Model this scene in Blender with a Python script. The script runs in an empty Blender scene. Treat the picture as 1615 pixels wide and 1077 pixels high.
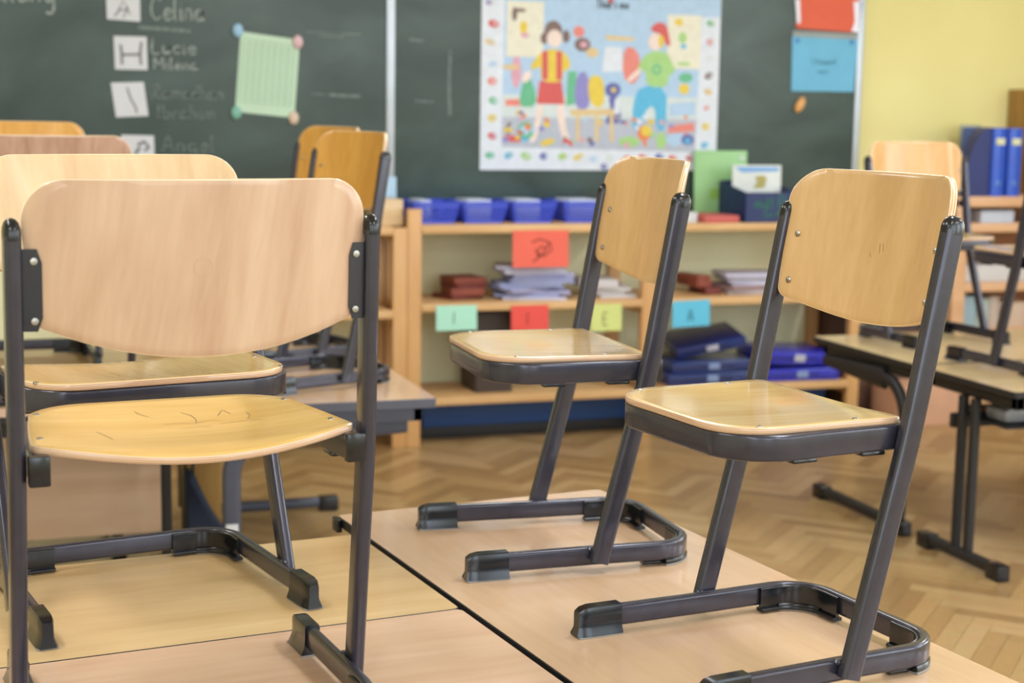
import bpy, bmesh, math, random
from mathutils import Vector, Matrix
random.seed(7)
SC = bpy.context.scene
COL = SC.collection
R = math.radians
W_, H_ = 1615, 1077

# ------------------------------------------------------------------ camera
HD = 0.65                                   # desk height
EYE = Vector((0.0, 0.0, 1.5282))
YAW, PITCH, ROLL, FPX = 0.3267, 0.1445, 0.0158, 2506.3
fwd = Vector((math.sin(YAW), math.cos(YAW), 0))
right = Vector((math.cos(YAW), -math.sin(YAW), 0))
look = fwd * math.cos(PITCH) - Vector((0, 0, 1)) * math.sin(PITCH)
up = fwd * math.sin(PITCH) + Vector((0, 0, 1)) * math.cos(PITCH)
r2 = right * math.cos(ROLL) + up * math.sin(ROLL)
u2 = -right * math.sin(ROLL) + up * math.cos(ROLL)
cd = bpy.data.cameras.new('camera')
cam = bpy.data.objects.new('camera', cd)
COL.objects.link(cam)
cam.matrix_world = Matrix(((r2.x, u2.x, -look.x, EYE.x), (r2.y, u2.y, -look.y, EYE.y),
                           (r2.z, u2.z, -look.z, EYE.z), (0, 0, 0, 1)))
cd.sensor_width = 36
cd.lens = FPX / W_ * 36
cd.clip_start = .05
cd.dof.use_dof = True
cd.dof.focus_distance = 2.62
cd.dof.aperture_fstop = 4.1
SC.camera = cam

# ------------------------------------------------------------------ world, lights, exposure
wd = bpy.data.worlds.new('world'); SC.world = wd; wd.use_nodes = True
wn = wd.node_tree.nodes; wl = wd.node_tree.links
sky = wn.new('ShaderNodeTexSky'); sky.sky_type = 'NISHITA'; sky.sun_disc = False
sky.sun_elevation = R(40); sky.sun_rotation = R(60)
wl.new(sky.outputs[0], wn['Background'].inputs[0])
wn['Background'].inputs[1].default_value = .25


def area(name, loc, aim, sx, sy, power, col):
    l = bpy.data.lights.new(name, 'AREA'); l.shape = 'RECTANGLE'; l.size = sx; l.size_y = sy
    l.energy = power; l.color = col
    o = bpy.data.objects.new(name, l); COL.objects.link(o)
    o.location = loc
    o.rotation_euler = (Vector(aim) - Vector(loc)).to_track_quat('-Z', 'Y').to_euler()
    return o


# daylight entering through the windows (rear wall and right wall), plus unseen ceiling lamps added as fill
for x in (-1.6, .8, 3.2, 5.2):
    area('window_daylight', (x, -2.93, 1.95), (x, 0, 1.75), 1.5, 1.7, 26, (.82, .91, 1.0))
for y in (-1.6, .8, 3.2):
    area('window_daylight', (6.43, y, 1.95), (0, y, 1.8), 1.5, 1.7, 36, (.85, .93, 1.0))
for x in (-.8, 2.0, 4.8):
    for y in (-.6, 2.4, 5.2):
        area('ceiling_fill_light', (x, y, 3.0), (x, y, 0), .35, 1.3, 23, (.93, .97, 1.0))
SC.view_settings.view_transform = 'Standard'
SC.view_settings.look = 'None'
SC.view_settings.gamma = 1
SC.view_settings.use_curve_mapping = False
SC.view_settings.exposure = 0.32
try:
    SC.cycles.max_bounces = 8
    SC.cycles.sample_clamp_indirect = 6
    SC.cycles.use_denoising = True
except Exception:
    pass


# ------------------------------------------------------------------ materials
def lin(c):
    return tuple(((v / 255) / 12.92 if v / 255 <= .04045 else ((v / 255 + .055) / 1.055) ** 2.4) for v in c) + (1,)


_m = {}


def mat(name, rgb, rough=.5, metal=0, coat=0, noise=.06, nscale=8, bump=0, spec=.5, trans=0):
    if name in _m: return _m[name]
    m = bpy.data.materials.new(name); m.use_nodes = True
    n = m.node_tree.nodes; l = m.node_tree.links; b = n['Principled BSDF']
    b.inputs['Roughness'].default_value = rough; b.inputs['Metallic'].default_value = metal
    b.inputs['Coat Weight'].default_value = coat; b.inputs['Coat Roughness'].default_value = .12
    b.inputs['Specular IOR Level'].default_value = spec
    tc = n.new('ShaderNodeTexCoord'); nz = n.new('ShaderNodeTexNoise'); nz.inputs['Scale'].default_value = nscale
    nz.inputs['Detail'].default_value = 4
    l.new(tc.outputs['Object'], nz.inputs['Vector'])
    r = n.new('ShaderNodeValToRGB'); c = lin(rgb)
    r.color_ramp.elements[0].position = .3; r.color_ramp.elements[1].position = .7
    r.color_ramp.elements[0].color = tuple(max(0, v * (1 - noise)) for v in c[:3]) + (1,)
    r.color_ramp.elements[1].color = tuple(min(1, v * (1 + noise)) for v in c[:3]) + (1,)
    l.new(nz.outputs['Fac'], r.inputs['Fac']); l.new(r.outputs[0], b.inputs['Base Color'])
    if bump:
        bp = n.new('ShaderNodeBump'); bp.inputs['Strength'].default_value = bump; bp.inputs['Distance'].default_value = .002
        nz2 = n.new('ShaderNodeTexNoise'); nz2.inputs['Scale'].default_value = nscale * 12
        l.new(tc.outputs['Object'], nz2.inputs['Vector']); l.new(nz2.outputs['Fac'], bp.inputs['Height'])
        l.new(bp.outputs[0], b.inputs['Normal'])
    _m[name] = m
    return m


def wood(name, dark, light, axis='z', rough=.3, coat=.3, scale=1.0, slant=0.0, streak=.5):
    """beech: broad soft bands plus fine streaks, both stretched along the grain axis"""
    if name in _m: return _m[name]
    m = bpy.data.materials.new(name); m.use_nodes = True
    n = m.node_tree.nodes; l = m.node_tree.links; b = n['Principled BSDF']
    b.inputs['Roughness'].default_value = rough
    b.inputs['Coat Weight'].default_value = coat; b.inputs['Coat Roughness'].default_value = .1
    tc = n.new('ShaderNodeTexCoord'); oi = n.new('ShaderNodeObjectInfo')
    off = n.new('ShaderNodeVectorMath'); off.operation = 'MULTIPLY_ADD'
    cmb = n.new('ShaderNodeCombineXYZ')
    l.new(oi.outputs['Random'], cmb.inputs[0]); l.new(oi.outputs['Random'], cmb.inputs[1]); l.new(oi.outputs['Random'], cmb.inputs[2])
    l.new(cmb.outputs[0], off.inputs[0]); off.inputs[1].default_value = (13, 17, 11); l.new(tc.outputs['Object'], off.inputs[2])
    mp = n.new('ShaderNodeMapping')
    s = {'x': (.12, 1, 1), 'y': (1, .12, 1), 'z': (1, 1, .12)}[axis]
    mp.inputs['Scale'].default_value = tuple(v * scale for v in s)
    rot = {'x': (0, 0, slant), 'y': (0, 0, slant), 'z': (0, slant, 0)}[axis]
    mp0 = n.new('ShaderNodeMapping'); mp0.inputs['Rotation'].default_value = rot
    l.new(off.outputs[0], mp0.inputs['Vector']); l.new(mp0.outputs[0], mp.inputs['Vector'])
    n1 = n.new('ShaderNodeTexNoise'); n1.inputs['Scale'].default_value = 14; n1.inputs['Detail'].default_value = 3
    n1.inputs['Distortion'].default_value = .9
    n2 = n.new('ShaderNodeTexNoise'); n2.inputs['Scale'].default_value = 110; n2.inputs['Detail'].default_value = 3
    l.new(mp.outputs[0], n1.inputs['Vector']); l.new(mp.outputs[0], n2.inputs['Vector'])
    mx = n.new('ShaderNodeMath'); mx.operation = 'MULTIPLY_ADD'
    l.new(n2.outputs['Fac'], mx.inputs[0]); mx.inputs[1].default_value = streak; l.new(n1.outputs['Fac'], mx.inputs[2])
    r = n.new('ShaderNodeValToRGB')
    r.color_ramp.elements[0].position = .3 + streak * .5; r.color_ramp.elements[1].position = .7 + streak * .5
    r.color_ramp.elements[0].color = lin(dark); r.color_ramp.elements[1].color = lin(light)
    l.new(mx.outputs[0], r.inputs['Fac']); l.new(r.outputs[0], b.inputs['Base Color'])
    _m[name] = m
    return m


def plymat(name, dark, light, n_ply=7):
    if name in _m: return _m[name]
    m = bpy.data.materials.new(name); m.use_nodes = True
    n = m.node_tree.nodes; l = m.node_tree.links; b = n['Principled BSDF']
    b.inputs['Roughness'].default_value = .28; b.inputs['Coat Weight'].default_value = .4
    at = n.new('ShaderNodeUVMap'); at.uv_map = 'ply'
    sp = n.new('ShaderNodeSeparateXYZ'); l.new(at.outputs[0], sp.inputs[0])
    s = n.new('ShaderNodeMath'); s.operation = 'MULTIPLY'; s.inputs[1].default_value = n_ply * math.pi
    l.new(sp.outputs['Y'], s.inputs[0])
    q = n.new('ShaderNodeMath'); q.operation = 'SINE'; l.new(s.outputs[0], q.inputs[0])
    r = n.new('ShaderNodeValToRGB'); r.color_ramp.elements[0].color = lin(dark); r.color_ramp.elements[1].color = lin(light)
    r.color_ramp.elements[0].position = .2; r.color_ramp.elements[1].position = .6
    l.new(q.outputs[0], r.inputs['Fac']); l.new(r.outputs[0], b.inputs['Base Color'])
    _m[name] = m
    return m


STEEL = mat('graphite_steel', (60, 60, 74), .27, metal=.45, coat=.45, noise=.10, nscale=30)
STEELD = mat('dark_steel', (44, 43, 48), .4, metal=.3, coat=.2)
STEELB = mat('black_steel', (34, 33, 36), .5, metal=.1)
RUBBER = mat('black_plastic', (13, 17, 25), .22, coat=.2, noise=.05)
FELT = mat('grey_felt', (150, 146, 140), .9)
CHROME = mat('screw_metal', (165, 162, 156), .3, metal=1)
BRACK = mat('bracket_black', (34, 36, 46), .4, coat=.2)
PLY = plymat('ply_edge', (196, 158, 128), (226, 198, 168))
PLYB = plymat('ply_edge_light', (214, 170, 124), (244, 226, 200), 5)


# ------------------------------------------------------------------ mesh helpers
def finish(name, verts, faces, mats, parent=None, mi=None, smooth=True, ang=38, uv=None):
    me = bpy.data.meshes.new(name)
    me.from_pydata([tuple(v) for v in verts], [], faces)
    for m in (mats if isinstance(mats, (list, tuple)) else [mats]): me.materials.append(m)
    if mi:
        for p, i in zip(me.polygons, mi): p.material_index = i
    if uv:
        l = me.uv_layers.new(name='ply')
        for lp in me.loops: l.data[lp.index].uv = (0, uv[lp.vertex_index])
    bm = bmesh.new(); bm.from_mesh(me)
    bmesh.ops.recalc_face_normals(bm, faces=bm.faces)
    for f in bm.faces: f.smooth = smooth
    if smooth:
        for e in bm.edges:
            if len(e.link_faces) != 2 or e.calc_face_angle(0) > R(ang): e.smooth = False
    bm.to_mesh(me); bm.free()
    o = bpy.data.objects.new(name, me); COL.objects.link(o)
    if parent: o.parent = parent
    return o


class MB:
    """collects shapes, then links them as one mesh object"""
    def __init__(s): s.v = []; s.f = []; s.mi = []; s.cur = 0
    def add(s, v, f):
        k = len(s.v); s.v += [Vector(p) for p in v]; s.f += [tuple(i + k for i in q) for q in f]; s.mi += [s.cur] * len(f)
        return s
    def box(s, x0, x1, y0, y1, z0, z1, bev=0, rz=0, c=None):
        bm = bmesh.new(); bmesh.ops.create_cube(bm, size=1)
        for v in bm.verts: v.co = Vector(((x0 + x1) / 2 + v.co.x * (x1 - x0), (y0 + y1) / 2 + v.co.y * (y1 - y0), (z0 + z1) / 2 + v.co.z * (z1 - z0)))
        if bev: bmesh.ops.bevel(bm, geom=bm.edges[:], offset=bev, segments=2, affect='EDGES', profile=.6)
        if rz:
            cc = Vector(c or ((x0 + x1) / 2, (y0 + y1) / 2, (z0 + z1) / 2))
            M = Matrix.Rotation(rz, 3, 'Z')
            for v in bm.verts: v.co = cc + M @ (v.co - cc)
        bm.verts.index_update()
        s.add([v.co.copy() for v in bm.verts], [[v.index for v in f.verts] for f in bm.faces]); bm.free()
        return s
    def sweep(s, path, ref, a, b, rad=None, seg=4, closed=False):
        """rounded-rectangle profile a (across ref) x b (along ref)"""
        ref = Vector(ref).normalized(); P = [Vector(p) for p in path]; n = len(P)
        rad = rad if rad is not None else min(a, b) * .48
        prof = []
        for cx, cy, a0 in ((1, 1, 0), (-1, 1, 90), (-1, -1, 180), (1, -1, 270)):
            for k in range(seg + 1):
                t = R(a0 + 90 * k / seg)
                prof.append((cx * (a / 2 - rad) + rad * math.cos(t), cy * (b / 2 - rad) + rad * math.sin(t)))
        m = len(prof); V = []; F = []
        for i, p in enumerate(P):
            if closed: t0 = (P[i] - P[i - 1]).normalized(); t1 = (P[(i + 1) % n] - P[i]).normalized()
            else:
                t0 = (P[i] - P[i - 1]).normalized() if i else (P[1] - P[0]).normalized()
                t1 = (P[i + 1] - P[i]).normalized() if i < n - 1 else t0
            T = (t0 + t1).normalized(); sc = 1 / max(.5, T.dot(t1))
            side = T.cross(ref).normalized(); rr = side.cross(T).normalized()
            for x, y in prof: V.append(p + side * x * sc + rr * y)
        rings = n if closed else n - 1
        for i in range(rings):
            j = (i + 1) % n
            for k in range(m): F.append((i * m + k, i * m + (k + 1) % m, j * m + (k + 1) % m, j * m + k))
        if not closed: F.append(tuple(range(m))); F.append(tuple((n - 1) * m + k for k in reversed(range(m))))
        return s.add(V, F)
    def tube(s, path, r, ref=(0, 0, 1), seg=4): return s.sweep(path, ref, 2 * r, 2 * r, r, seg)
    def lathe(s, prof, c=(0, 0, 0), axis='z', n=20):
        V = []; F = []; m = len(prof)
        for i in range(n):
            t = 2 * math.pi * i / n
            for r, h in prof:
                p = (r * math.cos(t), r * math.sin(t), h)
                if axis == 'y': p = (p[0], p[2], p[1])
                if axis == 'x': p = (p[2], p[0], p[1])
                V.append(Vector(c) + Vector(p))
        for i in range(n):
            j = (i + 1) % n
            for k in range(m - 1): F.append((i * m + k, j * m + k, j * m + k + 1, i * m + k + 1))
        F.append(tuple(i * m for i in range(n))); F.append(tuple(i * m + m - 1 for i in range(n)))
        return s.add(V, F)
    def ribbon(s, pts, w, nrm=(0, -1, 0)):
        """flat stroke lying in the plane with normal nrm"""
        P = [Vector(p) for p in pts]; nv = Vector(nrm); V = []; F = []
        for i, p in enumerate(P):
            t = (P[min(i + 1, len(P) - 1)] - P[max(i - 1, 0)]).normalized(); q = t.cross(nv).normalized() * w / 2
            V += [p + q, p - q]
        for i in range(len(P) - 1): F.append((2 * i, 2 * i + 1, 2 * i + 3, 2 * i + 2))
        return s.add(V, F)
    def poly(s, pts): return s.add(pts, [tuple(range(len(pts)))])
    def build(s, name, mats, parent=None, smooth=True, ang=38):
        return finish(name, s.v, s.f, mats, parent, s.mi, smooth, ang)


def tag(o, label=None, cat=None, group=None, kind=None):
    if label: o['label'] = label
    if cat: o['category'] = cat
    if group: o['group'] = group
    if kind: o['kind'] = kind
    return o


def empty(name, loc, rz=0, **k):
    o = bpy.data.objects.new(name, None); COL.objects.link(o); o.location = loc; o.rotation_euler = (0, 0, rz)
    o.empty_display_size = .1
    return tag(o, **k)


def copy_tree(o, parent=None, over=None):
    c = o.copy(); COL.objects.link(c); c.parent = parent
    if over:
        for i, sl in enumerate(c.material_slots):
            if sl.material and sl.material.name in over:
                nm = over[sl.material.name]; sl.link = 'OBJECT'; sl.material = nm
    for ch in [x for x in list(SC.objects) if x.parent == o]: copy_tree(ch, c, over)
    return c


def struct(o): o['kind'] = 'structure'; return o


# ------------------------------------------------------------------ the room
def floor_build():
    V = []; F = []; tone = []
    w, n = .062, 6; L = w * n; gap = .0006
    c, s = math.cos(R(45)), math.sin(R(45))
    rnd = random.Random(3)
    def plank(a, b, da, db):
        q = [(a + gap, b + gap), (a + da - gap, b + gap), (a + da - gap, b + db - gap), (a + gap, b + db - gap)]
        mx = sum(p[0] for p in q) / 4; my = sum(p[1] for p in q) / 4
        X = mx * c - my * s; Y = mx * s + my * c
        if not (-2.7 < X < 6.2 and -.5 < Y < 7.2): return
        k = len(V); V.extend([(p[0] * c - p[1] * s, p[0] * s + p[1] * c, 0) for p in q])
        F.append((k, k + 1, k + 2, k + 3)); tone.append((rnd.random(), 0.0 if da > db else 1.0))
    for b in range(-150, 150):
        for m in range(-12, 13):
            plank((b + 2 * n * m) * w, b * w, L, w)
            plank(b * w, (b - 2 * n + 1 + 2 * n * m) * w, w, L)
    k = len(V); V.extend([(-3, -3, -.003), (6.5, -3, -.003), (6.5, 7.33, -.003), (-3, 7.33, -.003),
                          (-3, -3, -.1), (6.5, -3, -.1), (6.5, 7.33, -.1), (-3, 7.33, -.1)])
    for f in ((0, 1, 2, 3), (7, 6, 5, 4), (0, 4, 5, 1), (1, 5, 6, 2), (2, 6, 7, 3), (3, 7, 4, 0)):
        F.append(tuple(k + i for i in f)); tone.append((.4, 0))
    me = bpy.data.meshes.new('floor'); me.from_pydata(V, [], F)
    a = me.attributes.new('tone', 'FLOAT', 'FACE'); d = me.attributes.new('dirn', 'FLOAT', 'FACE')
    for i, t in enumerate(tone): a.data[i].value = t[0]; d.data[i].value = t[1]
    m = bpy.data.materials.new('oak_parquet'); m.use_nodes = True
    nd = m.node_tree.nodes; l = m.node_tree.links; bs = nd['Principled BSDF']; bs.inputs['Roughness'].default_value = .33
    bs.inputs['Coat Weight'].default_value = .25; bs.inputs['Coat Roughness'].default_value = .2
    at = nd.new('ShaderNodeAttribute'); at.attribute_name = 'tone'
    r = nd.new('ShaderNodeValToRGB'); e = r.color_ramp.elements
    e[0].color = lin((158, 124, 80)); e[1].color = lin((196, 164, 116)); x = e.new(.5); x.color = lin((182, 148, 98))
    l.new(at.outputs['Fac'], r.inputs[0])
    tc = nd.new('ShaderNodeTexCoord'); mp = nd.new('ShaderNodeMapping'); mp.inputs['Rotation'].default_value = (0, 0, R(45))
    mp.inputs['Scale'].default_value = (30, 30, 30)
    l.new(tc.outputs['Object'], mp.inputs[0]); nz = nd.new('ShaderNodeTexNoise'); nz.inputs['Scale'].default_value = 1; nz.inputs['Detail'].default_value = 4
    l.new(mp.outputs[0], nz.inputs['Vector'])
    mx = nd.new('ShaderNodeMix'); mx.data_type = 'RGBA'; mx.blend_type = 'MULTIPLY'; mx.inputs['Factor'].default_value = .25
    l.new(r.outputs[0], mx.inputs['A']); l.new(nz.outputs['Color'], mx.inputs['B']); l.new(mx.outputs['Result'], bs.inputs['Base Color'])
    me.materials.append(m)
    o = bpy.data.objects.new('floor', me); COL.objects.link(o); struct(o)


floor_build()
YW = 7.33
# wall behind the blackboard: warm yellow paint above a paler painted lower part
def wallmat():
    m = bpy.data.materials.new('yellow_wall_paint'); m.use_nodes = True
    n = m.node_tree.nodes; l = m.node_tree.links; b = n['Principled BSDF']; b.inputs['Roughness'].default_value = .75
    tc = n.new('ShaderNodeTexCoord'); sp = n.new('ShaderNodeSeparateXYZ'); l.new(tc.outputs['Object'], sp.inputs[0])
    g = n.new('ShaderNodeMath'); g.operation = 'GREATER_THAN'; g.inputs[1].default_value = 1.06; l.new(sp.outputs['Z'], g.inputs[0])
    nz = n.new('ShaderNodeTexNoise'); nz.inputs['Scale'].default_value = 2.2; l.new(tc.outputs['Object'], nz.inputs['Vector'])
    def rp(a, c):
        r = n.new('ShaderNodeValToRGB'); r.color_ramp.elements[0].position = .3; r.color_ramp.elements[1].position = .7
        r.color_ramp.elements[0].color = lin(a); r.color_ramp.elements[1].color = lin(c); l.new(nz.outputs['Fac'], r.inputs[0]); return r
    a = rp((232, 230, 192), (240, 238, 202)); c = rp((224, 214, 148), (230, 222, 158))
    mx = n.new('ShaderNodeMix'); mx.data_type = 'RGBA'; l.new(g.outputs[0], mx.inputs['Factor'])
    l.new(a.outputs[0], mx.inputs['A']); l.new(c.outputs[0], mx.inputs['B']); l.new(mx.outputs['Result'], b.inputs['Base Color'])
    bp = n.new('ShaderNodeBump'); bp.inputs['Strength'].default_value = .15; n2 = n.new('ShaderNodeTexNoise'); n2.inputs['Scale'].default_value = 90
    l.new(tc.outputs['Object'], n2.inputs['Vector']); l.new(n2.outputs['Fac'], bp.inputs['Height']); l.new(bp.outputs[0], b.inputs['Normal'])
    return m


WALL = mat('pale_wall_paint', (228, 222, 180), .8, noise=.03, nscale=3)
WHITEW = mat('ceiling_paint', (236, 234, 228), .9, noise=.02)
struct(MB().box(-3.2, 6.7, YW, YW + .2, -.1, 3.1).build('wall_back', wallmat()))
struct(MB().box(-3.2, -3.0, -3, YW, -.1, 3.1).build('wall_left', WALL))
b = MB()
b.box(6.5, 6.7, -3, YW, -.1, 1.05).box(6.5, 6.7, -3, YW, 2.85, 3.1)
for y0, y1 in ((-3, -2.4), (-.8, 0), (1.6, 2.4), (4.0, YW)): b.box(6.5, 6.7, y0, y1, 1.05, 2.85)
struct(b.build('wall_right', WALL))
b = MB()
b.box(-3.2, 6.7, -3.2, -3.0, -.1, 1.05).box(-3.2, 6.7, -3.2, -3.0, 2.85, 3.1)
for x0, x1 in ((-3.2, -2.4), (-.8, 0), (1.6, 2.4), (4.0, 4.4), (6.0, 6.7)): b.box(x0, x1, -3.2, -3.0, 1.05, 2.85)
struct(b.build('wall_front', WALL))
ceil = MB().box(-3.2, 6.7, -3.2, YW + .2, 3.1, 3.2).build('ceiling', WHITEW); struct(ceil)
FR = mat('white_window_frame', (235, 235, 232), .4)
k = 0
for (x0, x1) in ((-2.4, -.8), (0, 1.6), (2.4, 4.0), (4.4, 6.0)):
    k += 1; b = MB(); y0, y1 = -3.14, -3.08
    b.box(x0, x1, y0, y1, 1.05, 1.11).box(x0, x1, y0, y1, 2.79, 2.85).box(x0, x0 + .06, y0, y1, 1.11, 2.79).box(x1 - .06, x1, y0, y1, 1.11, 2.79).box((x0 + x1) / 2 - .03, (x0 + x1) / 2 + .03, y0, y1, 1.11, 2.79)
    struct(b.build('window_%d' % k, FR))
for (y0, y1) in ((-2.4, -.8), (0, 1.6), (2.4, 4.0)):
    k += 1; b = MB(); x0, x1 = 6.58, 6.64
    b.box(x0, x1, y0, y1, 1.05, 1.11).box(x0, x1, y0, y1, 2.79, 2.85).box(x0, x1, y0, y0 + .06, 1.11, 2.79).box(x0, x1, y1 - .06, y1, 1.11, 2.79).box(x0, x1, (y0 + y1) / 2 - .03, (y0 + y1) / 2 + .03, 1.11, 2.79)
    struct(b.build('window_%d' % k, FR))
struct(MB().box(-3, 6.5, YW - .018, YW, 0, .09, .003).build('baseboard_back', mat('dark_baseboard', (52, 50, 52), .5)))

# ------------------------------------------------------------------ chairs
def rounded_outline(hw_top, hw_bot, z0, z1, rt, rb, sag, n=9, m=16):
    """closed outline (x,z): flat top with round corners, bottom edge curved down by sag"""
    P = []
    for k in range(n + 1):                       # top right corner
        t = R(90 * (1 - k / n)); P.append((hw_top - rt + rt * math.cos(t), z1 - rt + rt * math.sin(t)))
    for k in range(1, 5): f = k / 5; P.append((hw_top + (hw_bot - hw_top) * f, (z1 - rt) + (z0 + rb - z1 + rt) * f))
    for k in range(n // 2 + 1):
        t = R(-62 * k / (n // 2)); P.append((hw_bot - rb + rb * math.cos(t), z0 + rb + rb * math.sin(t)))
    xb, zb = P[-1]
    for k in range(1, m):
        f = 1 - 2 * k / m; P.append((xb * f, zb - sag * (1 - abs(f) ** 2.0)))
    L = [(-x, z) for x, z in P[:len(P) - (m - 1)]][::-1]
    P = P + L
    # top edge points
    for k in range(1, 12): P.append((-(hw_top - rt) + 2 * (hw_top - rt) * k / 12, z1))
    return P


def shell(name, outline, fn, th, mats, parent, rings=11, centre=None):
    """board: outline (a,b) -> fn(a,b) gives the mid-surface point; thickness th along its normal"""
    ca = sum(p[0] for p in outline) / len(outline); cb = (max(p[1] for p in outline) + min(p[1] for p in outline)) / 2
    if centre: ca, cb = centre
    n = len(outline); V = []; F = []; mi = []; uv = []
    def nrm(a, b):
        e = .002; p = fn(a, b); return ((fn(a + e, b) - p).cross(fn(a, b + e) - p)).normalized()
    fr = [1 - (1 - (k / rings)) for k in range(rings + 1)][::-1]
    lay = []
    inset = .0016
    for side in (1, -1):
        base = len(V)
        for f in fr[:-1]:
            for (a, b) in outline:
                da, db = a - ca, b - cb; L = math.hypot(da, db)
                g = f - (inset / L if f == 1 else 0)
                A, B = ca + da * g, cb + db * g
                V.append(fn(A, B) + nrm(A, B) * side * th / 2); uv.append(.5 + side * .5)
        V.append(fn(ca, cb) + nrm(ca, cb) * side * th / 2); uv.append(.5 + side * .5)
        c = len(V) - 1; nr = len(fr) - 1
        for r in range(nr - 1):
            for k in range(n):
                F.append((base + r * n + k, base + r * n + (k + 1) % n, base + (r + 1) * n + (k + 1) % n, base + (r + 1) * n + k)); mi.append(0)
        for k in range(n): F.append((base + (nr - 1) * n + k, base + (nr - 1) * n + (k + 1) % n, c)); mi.append(0)
        lay.append(base)
    eb = []
    for side in (.74, -.74):
        eb.append(len(V))
        for (a, b) in outline: V.append(fn(a, b) + nrm(a, b) * side * th / 2); uv.append(.5 + side * .5)
    for x, y in ((lay[0], eb[0]), (eb[0], eb[1]), (eb[1], lay[1])):
        for k in range(n): F.append((x + k, x + (k + 1) % n, y + (k + 1) % n, y + k)); mi.append(1)
    return finish(name, V, F, mats, parent, mi, True, 50, uv)


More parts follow.
